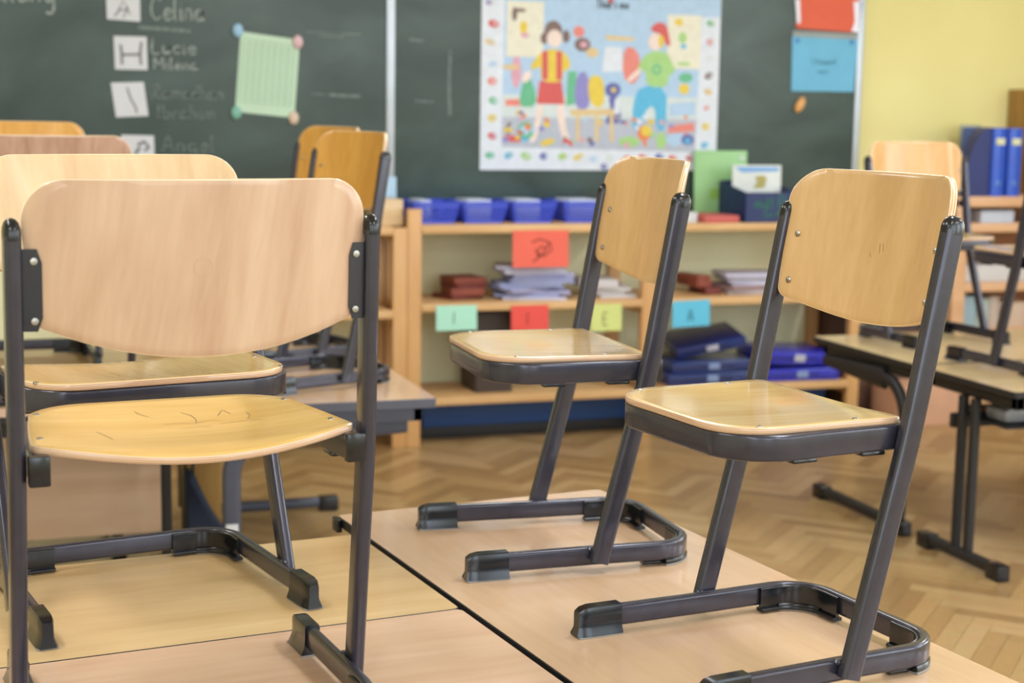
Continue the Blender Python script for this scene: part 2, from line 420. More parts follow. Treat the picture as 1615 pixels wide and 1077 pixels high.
def chair(name, loc, rz, p, wood_back, wood_seat, **tags):
    """local axes: +y is the front of the seat, z=0 the surface it stands on"""
    t = empty(name, loc, rz, **tags)
    W, H, Z = p['W'], p['H'], .42
    yt, ys, yb, Yf, Yr, Wr, Wc = p['yt'], p['ys'], p['yb'], p['Yf'], p['Yr'], p['Wr'], p['Wc']
    zr, rh, rt = .0305, .037, .018
    Wp = W - .0115 - rt / 2                       # runner centre line at the posts
    # runner: one bent tube, open at the front, closed at the rear
    rc = .075; path = []
    yr = Yr + rt / 2
    path += [(Wc, Yf - .004), (Wc + (Wp - Wc) * .5, (Yf + yb) / 2), (Wp, yb)]
    Wb = Wp
    for k in range(9):
        a = R(90 * k / 8); path.append((Wb - rc + rc * math.cos(a), yr + rc - rc * math.sin(a)))
    path = [(x, y, zr) for x, y in path]
    full = path + [(-x, y, z) for x, y, z in reversed(path)]
    MB().sweep(full, (0, 0, 1), rt, rh, .006).build('runner', STEEL, t)
    # front boots and rear glides
    for s in (-1, 1):
        d = Vector((Wc - Wp, Yf - yb, 0)).normalized(); d.x *= s
        q = Vector((s * Wc, Yf, 0)); nrmv = Vector((d.y, -d.x, 0))
        secs = [(-.078, 0), (-.076, 1), (-.02, 1), (-.006, .9), (.003, .55)]
        V = []; F = []; m = 12
        for dist, sc in secs:
            sc = max(sc, .9)
            for j in range(m):
                # cross-section: straight top, flaring towards the foot
                prof = [(.0105, .0525), (.0125, .048), (.0125, .030), (.0140, .016), (.0178, .006), (.0186, .003)]
                if j < 6: a, z = prof[j]
                else: a, z = prof[11 - j]; a = -a
                tip = 1 if dist < -.01 else (.93 if dist < 0 else .72)
                top = 0 if dist < -.01 else (.0025 if dist < 0 else .008)
                pos = q + d * (dist + (.004 if z < .01 and dist >= -.006 else 0)) + nrmv * a * tip
                V.append(Vector((pos.x, pos.y, max(.003, z - (top if z > .025 else 0)))))
        for i in range(len(secs) - 1):
            for j in range(m): F.append((i * m + j, i * m + (j + 1) % m, (i + 1) * m + (j + 1) % m, (i + 1) * m + j))
        F.append(tuple(range(m))); F.append(tuple((len(secs) - 1) * m + j for j in reversed(range(m))))
        f = finish('runner_boot', V, F, RUBBER, t, None, True, 48)
        c0 = q - d * .037
        MB().box(c0.x - .0180, c0.x + .0180, c0.y - .041, c0.y + .041, 0, .0032, .001, math.atan2(-d.x, d.y)).build('felt_pad', FELT, f)
        # rear corner glide on the inside of the bend
        cp = []
        for k in range(11):
            a = R(-8 + 106 * k / 10); ri = rc - rt / 2 - .003
            cp.append((s * (Wb - rc + ri * math.cos(a)), yr + rc - ri * math.sin(a)))
        c1 = (cp[0][0], cp[0][1] + .022); cp = [c1] + cp + [(cp[-1][0] - s * .03, cp[-1][1])]
        g = MB().sweep([(x, y, .026) for x, y in cp], (0, 0, 1), .006, .040, .0028)
        g.sweep([(x, y, .006) for x, y in cp], (0, 0, 1), .020, .007, .003)
        cp2 = [(x, y, .009) for x, y in cp]
        oc = []
        for k in range(9):
            a = R(8 + 74 * k / 8); ri = rc - .004
            oc.append((s * (Wb - rc + ri * math.cos(a)), yr + rc - ri * math.sin(a), .009))
        g.sweep(oc, (0, 0, 1), .030, .011, .005)
        gl = g.build('corner_glide', RUBBER, t)
        MB().sweep([(x, y, .0018) for x, y, z in oc], (0, 0, 1), .031, .0034, .0015).build('felt_pad', FELT, gl)
    # posts
    pb = (yb, .014); pt = (yt, H - .022)
    ang_lo = Vector((0, ys - yb, Z - .03 - .014)); bend = []
    P0 = Vector((0, yb, .021)); P1 = Vector((0, ys, Z - .03)); P2 = Vector((0, yt, H - .022))
    pts = [P0]
    for k in range(7):
        f = k / 6; A = P1 + (P0 - P1).normalized() * .05; B = P1 + (P2 - P1).normalized() * .05
        pts.append(A * (1 - f) ** 2 + P1 * 2 * f * (1 - f) + B * f * f)
    pts.append(P2)
    for s in (-1, 1):
        po = MB().sweep([(s * W, q.y, q.z) for q in pts], (1, 0, 0), .037, .023, .0085, 5).build('post', STEEL, t)
        # glossy end cap, domed
        dv = (P2 - P1).normalized(); V = MB()
        m = 20; vv = []; ff = []
        for (h, sc) in ((-.006, 1.04), (.004, 1.04), (.011, .96), (.017, .78), (.0205, .5), (.022, .2)):
            for j in range(m):
                a = 2 * math.pi * j / m
                cx_, cy_ = math.copysign(abs(math.cos(a)) ** .7, math.cos(a)) * .0115 * sc, math.copysign(abs(math.sin(a)) ** .7, math.sin(a)) * .0185 * sc
                pp = Vector((s * W + cx_, P2.y, P2.z)) + dv * h + Vector((0, dv.z, -dv.y)) * cy_
                vv.append(pp)
        for i in range(5):
            for j in range(m): ff.append((i * m + j, i * m + (j + 1) % m, (i + 1) * m + (j + 1) % m, (i + 1) * m + j))
        ff.append(tuple(range(m))); ff.append(tuple(5 * m + j for j in reversed(range(m))))
        finish('post_cap', vv, ff, RUBBER, t, None, True, 60)
    # weld beads where post meets runner
        MB().lathe([(.0001, -.004), (.006, -.004), (.008, 0), (.005, .004), (.0001, .004)], (s * (W - .012), yb + .012, .046), 'z', 10).build('weld_bead', STEEL, t)
    # seat frame: U tube under the seat, its open ends at the rear inside the posts
    hf, hr = p['hf'], p['hr']; ysf = p['ysf']; yse = ys - .028
    fth, ftw = .040, .026; zf = Z - .010 - fth / 2 + p.get('fz', 0)
    cr = .085; fp = [(hr, yse), (hr + (hf - hr) * .5, (yse + ysf) / 2)]
    for k in range(9):
        a = R(90 * k / 8); fp.append((hf - cr + cr * math.cos(a), ysf - ftw / 2 - cr + cr * math.sin(a)))
    fp = [(x, y, zf) for x, y in fp]
    ful = fp + [(-x, y, z) for x, y, z in reversed(fp)]
    MB().sweep(ful, (0, 0, 1), ftw, fth, .005).build('seat_frame', STEEL, t)
    for s in (-1, 1):
        MB().box(s * hr - .0142, s * hr + .0142, yse - .006, yse + .012, zf - fth / 2 - .001, zf + fth / 2 + .001, .003).build('frame_end_plug', RUBBER, t)
        for yy in (ys + .055, ys + .055 + (ysf - ys) * .42):
            f = (yy - yse) / (ysf - yse); xx = hr + (hf - hr) * f
            MB().box(s * xx - .011, s * xx + .011, yy - .022, yy + .022, zf - fth / 2 - .006, zf - fth / 2 + .001, .003).build('stacking_pad', RUBBER, t)
    # seat board
    sw, swf, yb0 = p['sw'], hf + .002, ys - p['seat_back']
    out = []
    rf = cr + .004; yf = ysf + .003
    for k in range(9):
        a = R(90 - 90 * k / 8); out.append((swf - rf + rf * math.cos(a), yf - rf + rf * math.sin(a)))
    for k in range(1, 7): f = k / 7; out.append((swf + (sw - swf) * f ** .8, (yf - rf) + (yb0 + .018 - yf + rf) * f))
    for k in range(4): a = R(-70 * k / 3); out.append((sw - .018 + .018 * math.cos(a), yb0 + .018 + .018 * math.sin(a)))
    xb, ybb = out[-1]
    back = p['bow']
    mm = 16
    half = list(out)
    for k in range(1, mm): f = 1 - 2 * k / mm; out.append((xb * f, ybb - back * (1 - f * f)))
    out += [(-x, y) for x, y in half][::-1]
    for k in range(1, 10): out.append((-(swf - rf) + 2 * (swf - rf) * k / 10, yf))
    drop, dish = p['drop'], p['dish']
    def sfn(a, b_):
        g = max(0, min(1, (yf - b_) / (yf - yb0 + back))); ex = min(1.0, (a / sw) ** 2)
        z = Z - .0045 - dish * math.sin(math.pi * min(1, g * 1.15)) * (1 - ex) ** 1.3 * .6 - drop * g ** 2.5 * (1 - ex)
        return Vector((a, b_, z))
    seat = shell('seat', out, sfn, .0105, [wood_seat, PLY], t, 12)
    for s in (-1, 1):
        for xx, yy in ((p['sxf'], p['syf']), (p['sxr'], p['syr'])):
            zz = sfn(s * xx, yy).z + .0052
            MB().lathe([(.0001, 0), (.0052, 0), (.0046, .0016), (.0022, .0024), (.0001, .0018)], (s * xx, yy, zz - .0002), 'z', 12).build('seat_screw', CHROME, seat)
    # backrest board, bowed backwards between the posts
    dv = (P2 - P1).normalized(); tilt = dv.y / dv.z
    hb = W - p.get('hin', .0125)
    zt, zb = H + p['btop'], H - p['bbot']
    outb = rounded_outline(hb, hb - p.get('taper', .010), zb, zt, .056, p.get('rb', .026), p['bsag'])
    bow = p['bbow']; yoff = p['byoff']
    def bfn(a, z):
        y = P2.y + (z - P2.z) * tilt + yoff - bow * (1 - abs(a / hb) ** 2.6)
        return Vector((a, y, z))
    back_o = shell('backrest', outb, bfn, .0105, [wood_back, PLYB], t, 12, (0, (zt + zb) / 2))
    for s in (-1, 1):
        # steel plate behind the board, screwed through
        zc0, zc1 = H - .150, H - .040; bw = p.get('scr', .013) + .010
        V = []; F = []
        for i in range(7):
            z = zc0 + (zc1 - zc0) * i / 6; cut = .006 if i in (0, 6) else 0
            for xx, yy in ((hb + .004, -.0098), (hb - bw + cut, -.0082), (hb - bw + cut, -.0056), (hb + .004, -.0056)):
                q = bfn(min(xx, hb) * s, z); V.append(Vector((s * xx, q.y + yy - (0 if xx > hb else 0), z)))
        for i in range(6):
            for j in range(4): F.append((i * 4 + j, i * 4 + (j + 1) % 4, i * 4 + 4 + (j + 1) % 4, i * 4 + 4 + j))
        F += [(0, 1, 2, 3), (27, 26, 25, 24)]
        br = finish('backrest_bracket', V, F, BRACK, t, None, True, 40)
        for z in (zc0 + .014, zc1 - .016):
            q = bfn(s * (hb - p.get('scr', .013)), z)
            MB().lathe([(.0001, .0042), (.0022, .0046), (.0052, .003), (.0060, 0), (.0001, 0)][::-1], (q.x, q.y + .0050, z), 'y', 12).build('front_screw', CHROME, back_o)
            MB().lathe([(.0001, -.0032), (.0048, -.0028), (.0052, 0), (.0001, 0)], (q.x, q.y - .0090, z), 'y', 12).build('rear_screw', CHROME, br)
    t['_p'] = 0; del t['_p']
    return t, sfn, bfn


WB = {
    'a_back': wood('beech_rosy', (190, 154, 126), (214, 184, 156), 'z', .34, .22, .8, R(-9), .35),
    'b_back': wood('beech_pale', (206, 174, 132), (222, 196, 156), 'z', .34, .25, .8, R(-5), .35),
    'c_back': wood('beech_tan', (200, 162, 112), (216, 180, 132), 'z', .32, .3, .8),
    'seat_gold': wood('beech_seat_gold', (204, 168, 100), (222, 192, 132), 'y', .24, .5, .7),
    'seat_a': wood('beech_seat_worn', (206, 166, 90), (224, 188, 118), 'x', .27, .45, .6),
    'orange': wood('beech_orange', (196, 142, 58), (214, 162, 80), 'z', .34, .3, .7),
    'pink': wood('beech_pink', (176, 138, 118), (200, 164, 144), 'z', .36, .2, .9),
    'peach': wood('beech_peach', (206, 156, 92), (218, 172, 114), 'z', .34, .3, .8),
}
RD = HD
GRP = 'school chairs put up on the desks'
PA = dict(W=.2481, H=.7281, yt=-.0158, ys=-.0008, yb=.0523, Wr=.2357, Wc=.226, Yf=.272, Yr=-.1404, hf=.203, hr=.2225, ysf=.285, sw=.229,
          seat_back=.012, bow=.050, drop=.020, dish=.018, sxf=.19, syf=.225, sxr=.2105, syr=.048, btop=.052, bbot=.150, bsag=.044, bbow=.036, byoff=.0)
PB = dict(W=.2491, H=.7297, yt=-.0723, ys=-.017, yb=.135, Wr=.2407, Wc=.232, Yf=.300, Yr=-.154, hf=.228, hr=.222, ysf=.232, sw=.228,
          seat_back=.01, bow=.045, drop=.018, dish=.010, sxf=.2148, syf=.192, sxr=.2148, syr=.062, btop=.056, bbot=.150, bsag=.044, bbow=.038, byoff=.002)
PC = dict(W=.2035, H=.7297, yt=-.0723, ys=-.017, yb=.0751, Wr=.2, Wc=.192, Yf=.333, Yr=-.1404, hf=.184, hr=.178, ysf=.292, sw=.186,
          seat_back=.005, bow=.035, drop=.014, dish=.008, sxf=.168, syf=.2358, sxr=.170, syr=.06, btop=.057, bbot=.168, bsag=.026, bbow=.050, byoff=.007, hin=.001, scr=.028, rb=.022)
PD = dict(PC, W=.2048, H=.7299, yt=-.0805, ys=-.0178, yb=.0777, Wc=.190, Yf=.335, Yr=-.1395, syf=.2374, syr=.06)

cA, sA, bA = chair('classroom_chair', (.2889, 2.2205, HD), R(5.98), PA, WB['a_back'], WB['seat_a'],
                   label='nearest school chair at left, its broad rosy beech backrest seen from behind', cat='chair', group=GRP)
cB, _, _ = chair('classroom_chair', (.2595, 2.9276, HD), R(191.1), PB, WB['b_back'], WB['seat_gold'],
                 label='pale beech school chair right behind the nearest left chair, its seat facing the viewer', cat='chair', group=GRP)
cC, _, _ = chair('classroom_chair', (1.1962, 2.9502, HD), R(88.2), PC, WB['c_back'], WB['seat_gold'],
                 label='middle tan beech school chair facing left at the far end of the right desk', cat='chair', group=GRP)
cD, sD, bD = chair('classroom_chair', (1.2999, 2.2684, HD), R(98.06), PD, WB['c_back'], WB['seat_gold'],
                   label='nearest tan beech school chair at right, facing left with shiny black caps', cat='chair', group=GRP)
# pen scribbles and wear on the nearest seat, small scars on the two near backrests
rs = random.Random(5)
pb_i = 0
for x0, y0, pts in ((.03, .14, [(0, 0), (.004, .02), (.002, .045), (-.012, .07)]), (.06, .12, [(0, 0), (.02, .002), (.045, .0), (.07, -.004)]),
                    (-.02, .14, [(0, 0), (.02, .006), (.045, -.004), (.07, .006), (.09, 0)]), (.105, .13, [(0, 0), (.01, .02), (.008, .045)]),
                    (-.03, .19, [(0, 0), (-.012, .02), (-.016, .04)]), (.07, .17, [(0, 0), (.014, .03), (.022, -.004)]), (-.11, .05, [(0, 0), (-.006, .03), (-.016, .06)]),
                    (.0, .11, [(0, 0), (.03, .004), (.05, -.006)])):
    P = []; b = MB()
    for i in range(len(pts) - 1):
        for k in range(5):
            f = k / 5; x = x0 + pts[i][0] * (1 - f) + pts[i + 1][0] * f; y = y0 + pts[i][1] * (1 - f) + pts[i + 1][1] * f
            q = sA(x, y); P.append((x, y, q.z + .0058))
    b.ribbon(P, .0010, (0, 0, 1)); b.build('pen_scribble', mat('pen_ink', (128, 114, 84), .6), cA, False)
b = MB()
for x, z, r in ((-.004, .66, .013),):
    P = []
    for k in range(25):
        a = 2 * math.pi * k / 24; q = bA(x + r * math.cos(a), z + r * math.sin(a)); P.append((q.x, q.y - .0058, q.z))
    b.ribbon(P, .0008, (0, -1, 0))
b.build('dent_ring', mat('dent_shade', (196, 158, 130), .5), cA, False)
b = MB()
for x, z, dx, dz in ((-.006, .655, .003, .016), (-.014, .658, .003, .013), (.014, .647, .004, .007)):
    P = []
    for k in range(4):
        q = bD(x + dx * k / 3, z + dz * k / 3); P.append((q.x, q.y + .0058, q.z))
    b.ribbon(P, .0010, (0, 1, 0))
b.build('scratch', mat('scratch_brown', (150, 100, 60), .5), cD, False)


def chair_copy(src, loc, rz, wb, ws, label, sc=1.0):
    over = {}
    for nm in ('beech_rosy', 'beech_pale', 'beech_tan'): over[nm] = wb
    for nm in ('beech_seat_gold', 'beech_seat_worn'): over[nm] = ws
    c = copy_tree(src, None, over); c.location = loc; c.rotation_euler = (0, 0, rz); c.scale = sc if isinstance(sc, tuple) else (sc, sc, sc)
    tag(c, label, 'chair', GRP)
    return c


chair_copy(cC, (1.09, 5.06, HD), R(110), WB['orange'], WB['seat_gold'], 'orange-brown chair left of the aluminium board strip, the nearer of that overlapping pair', (1, 1, 1.02))
chair_copy(cC, (1.13, 5.60, HD), R(108), WB['orange'], WB['seat_gold'], 'orange-brown chair mostly hidden behind its twin left of the aluminium board strip', (1, 1, 1.03))
chair_copy(cB, (.205, 4.93, HD), R(2), WB['pink'], WB['seat_gold'], 'dull pinkish beech chair in the back left, only its backrest top showing')
chair_copy(cB, (.135, 5.66, HD), R(181), WB['orange'], WB['seat_gold'], 'orange chair at the far left edge behind the pinkish backrest', (1, 1, 1.035))
chair_copy(cB, (3.575, 5.47, HD), R(184), WB['peach'], WB['seat_gold'], 'peach coloured chair on the back right desk against the yellow wall', (.93, .93, .99))
chair_copy(cC, (3.585, 4.60, HD), R(1), WB['peach'], WB['seat_gold'], 'dark-framed chair cut by the right picture edge on the nearer back right desk', (1.06, 1.08, 1.0))


# ------------------------------------------------------------------ desks
LAM = {
    'near': wood('laminate_rosy', (208, 172, 142), (224, 192, 164), 'x', .25, .25, .5, 0, .3),
    'far': wood('laminate_yellow', (198, 166, 116), (216, 186, 138), 'x', .27, .25, .5, 0, .3),
    'right': wood('laminate_tan', (204, 170, 134), (220, 188, 156), 'y', .22, .35, .5, 0, .3),
    'back': wood('laminate_back', (200, 174, 130), (214, 190, 148), 'x', .28, .3, .5, 0, .3),
}


def desk(name, org, ang, x0, x1, y0, y1, top, leg='C', along='x', eo=.03, lo=.05, lw=.045, edge=STEELB, th=.022, panel=None, rail=STEELD, shelf_bar=False, **tags):
    """org: point the rectangle is rotated about; desk top covers x0..x1 by y0..y1 in that frame; along: direction of its long side"""
    t = empty(name, (org[0], org[1], 0), ang, **tags)
    tp = MB(); z1 = HD; z0 = HD - th
    rcn = .012; O = []
    for cx_, cy_, a0 in ((x1 - rcn, y1 - rcn, 0), (x0 + rcn, y1 - rcn, 90), (x0 + rcn, y0 + rcn, 180), (x1 - rcn, y0 + rcn, 270)):
        for k in range(5): a = R(a0 + 22.5 * k); O.append((cx_ + rcn * math.cos(a), cy_ + rcn * math.sin(a)))
    n = len(O)
    def ins(d):
        mx_, my_ = (x0 + x1) / 2, (y0 + y1) / 2
        return [(x - math.copysign(d, x - mx_), y - math.copysign(d, y - my_)) for x, y in O]
    I = ins(.0015)
    V = [(x, y, z1) for x, y in I] + [(x, y, z1 - .0015) for x, y in O] + [(x, y, z0 + .002) for x, y in O] + [(x, y, z0) for x, y in I]
    F = [tuple(range(n))]; mi = [0]
    for r in range(3):
        for k in range(n): F.append((r * n + k, r * n + (k + 1) % n, (r + 1) * n + (k + 1) % n, (r + 1) * n + k)); mi.append(1)
    F.append(tuple(3 * n + k for k in reversed(range(n)))); mi.append(1)
    finish('tabletop', V, F, [top, edge], t, mi, True, 30)
    # rails under the top
    m_ = .035
    b = MB(); zr0, zr1 = z0 - .045, z0 - .001
    b.box(x0 + m_, x1 - m_, y0 + m_, y0 + m_ + .03, zr0, zr1, .003).box(x0 + m_, x1 - m_, y1 - m_ - .03, y1 - m_, zr0, zr1, .003)
    b.box(x0 + m_, x0 + m_ + .03, y0 + m_, y1 - m_, zr0, zr1, .003).box(x1 - m_ - .03, x1 - m_, y0 + m_, y1 - m_, zr0, zr1, .003)
    b.build('frame_rail', rail, t)
    ends = ((x0 + eo, x1 - eo) if along == 'x' else (y0 + eo, y1 - eo))
    a0, a1 = (y0 + .04, y1 - .04) if along == 'x' else (x0 + .04, x1 - .04)
    for e in ends:
        def pt(a, z): return (e, a, z) if along == 'x' else (a, e, z)
        def bx(m, q0, q1, z0_, z1_, wdt, bev):
            if along == 'x': m.box(e - wdt, e + wdt, q0, q1, z0_, z1_, bev)
            else: m.box(q0, q1, e - wdt, e + wdt, z0_, z1_, bev)
        ref = (1, 0, 0) if along == 'x' else (0, 1, 0)
        zt_ = zr0 - .02
        f = MB(); f.sweep([pt(a0 + .02, .033), pt(a1 - .02, .033)], (0, 0, 1), .040, .040, .014); fo = f.build('foot', rail, t)
        for q in (a0, a1 - .075):
            c_ = MB(); bx(c_, q, q + .075, 0, .056, .025, .008); c_.build('foot_cap', RUBBER, fo)
        if leg == 'C':
            pp = [pt(a1 - .03, zt_)] + [pt(a0 + lo + .14, zt_)]
            for k in range(9):
                a = R(90 * k / 8); pp.append(pt(a0 + lo + .14 - .14 * math.sin(a), zt_ - .14 + .14 * math.cos(a)))
            pp.append(pt(a0 + lo, .05))
            MB().sweep(pp, ref, lw, .035, .015).build('leg', rail, t)
        else:
            mid = (a0 + a1) / 2
            for dq in ((0,) if leg == 'I' else (-.035, .035)):
                MB().sweep([pt(mid + dq, zr0), pt(mid + dq, .05)], ref, .032, .032, .010).build('leg', rail, t)
    if shelf_bar:
        MB().box(x0 + .02, x1 - .02, y0 + .36, y0 + .385, .462, .512, .003).build('cross_bar', STEELB, t)
        MB().box(x0 + .05, x1 - .05, y0 + .10, y0 + .375, .505, .511, .001).build('book_tray', STEELB, t)
    if panel:
        px0, px1, py, pz0, pz1 = panel
        MB().box(px0, px1, py, py + .018, pz0, pz1, .002).build('modesty_panel', LAM['near'], t)
    return t


DA = R(6.77)
CARD = mat('white_card', (208, 212, 220), .7, noise=.02)
desk('school_desk', (0, 0), DA, -.195, 1.099, 1.953, 2.4985, LAM['near'], 'T', label='nearest school desk with rosy laminate top under the chair seen from behind', cat='desk')
desk('school_desk', (0, 0), DA, -.195, 1.099, 2.5005, 3.040, LAM['far'], 'T', label='yellowish laminate school desk under the pale chair facing the viewer', cat='desk')
d3 = desk('school_desk', (0, 0), DA, 1.111, 1.761, 1.790, 3.203, LAM['right'], 'T', 'y', label='long tan school desk set crosswise under the two chairs facing left', cat='desk')
MB().box(1.099, 1.110, 3.165, 3.20, HD - .030, HD - .001, .002).build('corner_clip', RUBBER, d3)
desk('school_desk', (0, 0), 0, 3.17, 4.47, 4.275, 4.845, LAM['back'], 'T', shelf_bar=True, rail=STEELB, label='back right school desk with twin upright leg posts, nearer of the two there', cat='desk')
desk('school_desk', (0, 0), 0, 3.17, 4.47, 4.865, 5.60, LAM['back'], 'C', rail=STEELB, label='back right school desk with one curved leg, farther of the two there', cat='desk')
dk = desk('school_desk', (0, 0), 0, .69, 1.325, 4.62, 5.95, LAM['right'], 'C', 'y', .10, -.02, .056, rail=mat('slate_steel', (78, 82, 98), .4, metal=.2), edge=mat('slate_edge', (84, 86, 100), .4),
     th=.03, label='back left school desk with thick slate grey edge carrying the orange chairs', cat='desk')
MB().box(.688, .725, 4.692, 4.7015, .175, .275, .001).build('leg_sticker', CARD, dk)
desk('school_desk', (0, 0), 0, -.65, .665, 4.62, 5.27, LAM['near'], 'I', eo=.125, rail=STEELB, panel=(-.58, .555, 5.20, .133, .55),
     label='back left desk with a rosy front panel hanging below its top', cat='desk')
desk('school_desk', (0, 0), 0, -.65, .665, 5.29, 5.95, LAM['far'], 'C', eo=.24, label='farthest back left desk under the orange chair at the picture edge', cat='desk')

o = MB().box(0, .20, 0, .12, 0, .055, .02).build('pencil_pouch', mat('pouch_grey', (150, 150, 152), .35, coat=.3)); o.location = (3.26, 4.44, .5115)
for v in o.data.vertices: v.co.z *= .75 + .25 * math.sin(v.co.x * 40)
tag(o, 'small shiny grey pouch on the tray under the nearer back right desk', 'pouch')

# ------------------------------------------------------------------ blackboard
YB = 7.25
BX0, BX1, BZ0, BZ1 = -1.2, 4.31, 1.045, 2.6


def boardmat():
    m = bpy.data.materials.new('chalkboard_green'); m.use_nodes = True
    n = m.node_tree.nodes; l = m.node_tree.links; b = n['Principled BSDF']; b.inputs['Roughness'].default_value = .42
    tc = n.new('ShaderNodeTexCoord'); mp = n.new('ShaderNodeMapping'); mp.inputs['Scale'].default_value = (1.1, 1, 2.0)
    l.new(tc.outputs['Object'], mp.inputs[0])
    nz = n.new('ShaderNodeTexNoise'); nz.inputs['Scale'].default_value = 1.6; nz.inputs['Detail'].default_value = 6; nz.inputs['Distortion'].default_value = .8
    l.new(mp.outputs[0], nz.inputs['Vector'])
    r = n.new('ShaderNodeValToRGB'); e = r.color_ramp.elements
    e[0].position = .35; e[0].color = lin((48, 64, 62)); e[1].position = .75; e[1].color = lin((70, 90, 88))
    l.new(nz.outputs['Fac'], r.inputs[0]); l.new(r.outputs[0], b.inputs['Base Color'])
    return m


BM = boardmat(); ALU = mat('aluminium', (178, 186, 196), .35, metal=.6)
bb = empty('blackboard', ((BX0 + BX1) / 2, YB + .03, BZ0), label='large green chalkboard on the wall with chalk names and papers stuck to it', cat='blackboard')
bb.location = (0, 0, 0)
for x0, x1 in ((BX0, 1.823), (1.861, BX1 - .02)):
    MB().box(x0, x1, YB, YB + .05, BZ0, BZ1, .002).build('board_panel', BM, bb)
MB().box(1.823, 1.861, YB - .006, YB + .052, BZ0, BZ1, .003).build('frame_strip', ALU, bb)
MB().box(BX1 - .02, BX1 + .016, YB - .006, YB + .055, BZ0, BZ1, .003).build('frame_strip', ALU, bb)
MB().box(BX0, BX1, YB + .05, YW, 1.2, 1.28).build('wall_rail', ALU, bb)

G = {  # hand-drawn chalk letters, baseline 0, x-height .5, cap height 1
    'a': (.5, [[(.42, .42), (.3, .5), (.12, .45), (.05, .25), (.12, .04), (.28, .03), (.4, .2), (.42, .48), (.43, .1), (.5, 0)]]),
    'b': (.48, [[(.08, 1), (.07, .02)], [(.07, .3), (.2, .5), (.38, .42), (.42, .2), (.3, .02), (.08, .06)]]),
    'd': (.5, [[(.4, .4), (.25, .5), (.08, .38), (.06, .15), (.2, 0), (.36, .1), (.42, .4)], [(.42, 1), (.42, 0)]]),
    'c': (.42, [[(.38, .42), (.24, .5), (.08, .36), (.07, .14), (.2, 0), (.4, .08)]]),
    'e': (.45, [[(.06, .25), (.38, .3), (.36, .45), (.22, .5), (.08, .36), (.07, .14), (.2, 0), (.42, .08)]]),
    'g': (.5, [[(.42, .42), (.28, .5), (.1, .42), (.06, .22), (.18, .06), (.34, .12), (.42, .4)], [(.42, .45), (.43, -.2), (.34, -.42), (.1, -.38)]]),
    'h': (.48, [[(.08, 1), (.07, 0)], [(.07, .3), (.22, .5), (.36, .42), (.38, 0)]]),
    'i': (.22, [[(.1, .5), (.1, .03), (.18, 0)], [(.1, .68), (.11, .72)]]),
    'l': (.24, [[(.08, 1), (.07, .08), (.18, 0)]]),
    'm': (.7, [[(.06, .5), (.06, 0)], [(.06, .35), (.18, .5), (.3, .42), (.31, 0)], [(.31, .35), (.44, .5), (.58, .42), (.6, 0)]]),
    'n': (.48, [[(.07, .5), (.07, 0)], [(.07, .33), (.2, .5), (.35, .42), (.38, 0)]]),
    'r': (.38, [[(.07, .5), (.07, 0)], [(.07, .3), (.18, .48), (.34, .47)]]),
    's': (.4, [[(.34, .44), (.2, .5), (.08, .4), (.3, .2), (.26, .03), (.06, .04)]]),
    't': (.35, [[(.14, .85), (.13, .08), (.28, 0)], [(.02, .55), (.3, .57)]]),
    'u': (.48, [[(.07, .5), (.08, .1), (.22, 0), (.38, .15), (.4, .5), (.41, 0)]]),
    'y': (.46, [[(.06, .5), (.2, .12)], [(.4, .5), (.2, .05), (.1, -.38)]]),
    'p': (.48, [[(.07, .5), (.06, -.42)], [(.07, .35), (.22, .5), (.4, .4), (.38, .12), (.2, 0), (.08, .08)]]),
    'C': (.62, [[(.55, .85), (.35, 1), (.12, .8), (.06, .4), (.16, .08), (.36, 0), (.56, .14)]]),
    'I': (.25, [[(.12, 1), (.1, 0)]]),
    'L': (.5, [[(.1, 1), (.07, .05), (.45, .02)]]),
    'M': (.72, [[(.06, 0), (.08, .95), (.34, .35), (.62, .95), (.64, 0)]]),
    'R': (.58, [[(.08, 0), (.08, 1)], [(.08, .95), (.34, 1), (.46, .78), (.34, .56), (.08, .52), (.5, 0)]]),
    'A': (.6, [[(.04, 0), (.3, 1), (.54, 0)], [(.14, .36), (.46, .36)]]),
    'T': (.6, [[(.04, .97), (.56, 1)], [(.3, .98), (.3, 0)]]),
    'D': (.58, [[(.08, 0), (.08, 1), (.36, .9), (.5, .5), (.36, .08), (.08, 0)]]),
    'E': (.5, [[(.45, 1), (.08, 1), (.08, 0), (.45, 0)], [(.08, .52), (.38, .52)]]),
    "'": (.15, [[(.08, 1), (.06, .82)]]),
    ' ': (.3, []),
}


def write(mb, text, x, z, size, w, y=YB - .0012, slope=0, jit=.02, asp=1.0):
    rg = random.Random(text)
    for ch in text:
        adv, st = G.get(ch, (.4, []))
        dj = rg.uniform(-jit, jit) * size
        for s in st:
            P = [(x + px * size * asp, y, z + pz * size + dj) for px, pz in s]
            # smooth the stroke
            Q = []
            for i in range(len(P) - 1):
                a = P[max(i - 1, 0)]; b_ = P[i]; c = P[i + 1]; d = P[min(i + 2, len(P) - 1)]
                for k in range(4):
                    t_ = k / 4
                    Q.append(tuple(.5 * ((2 * b_[j]) + (-a[j] + c[j]) * t_ + (2 * a[j] - 5 * b_[j] + 4 * c[j] - d[j]) * t_ ** 2 + (-a[j] + 3 * b_[j] - 3 * c[j] + d[j]) * t_ ** 3) for j in range(3)))
            Q.append(P[-1]); mb.ribbon(Q, w)
        x += (adv + .06) * size * asp; z += slope * adv * size
    return x


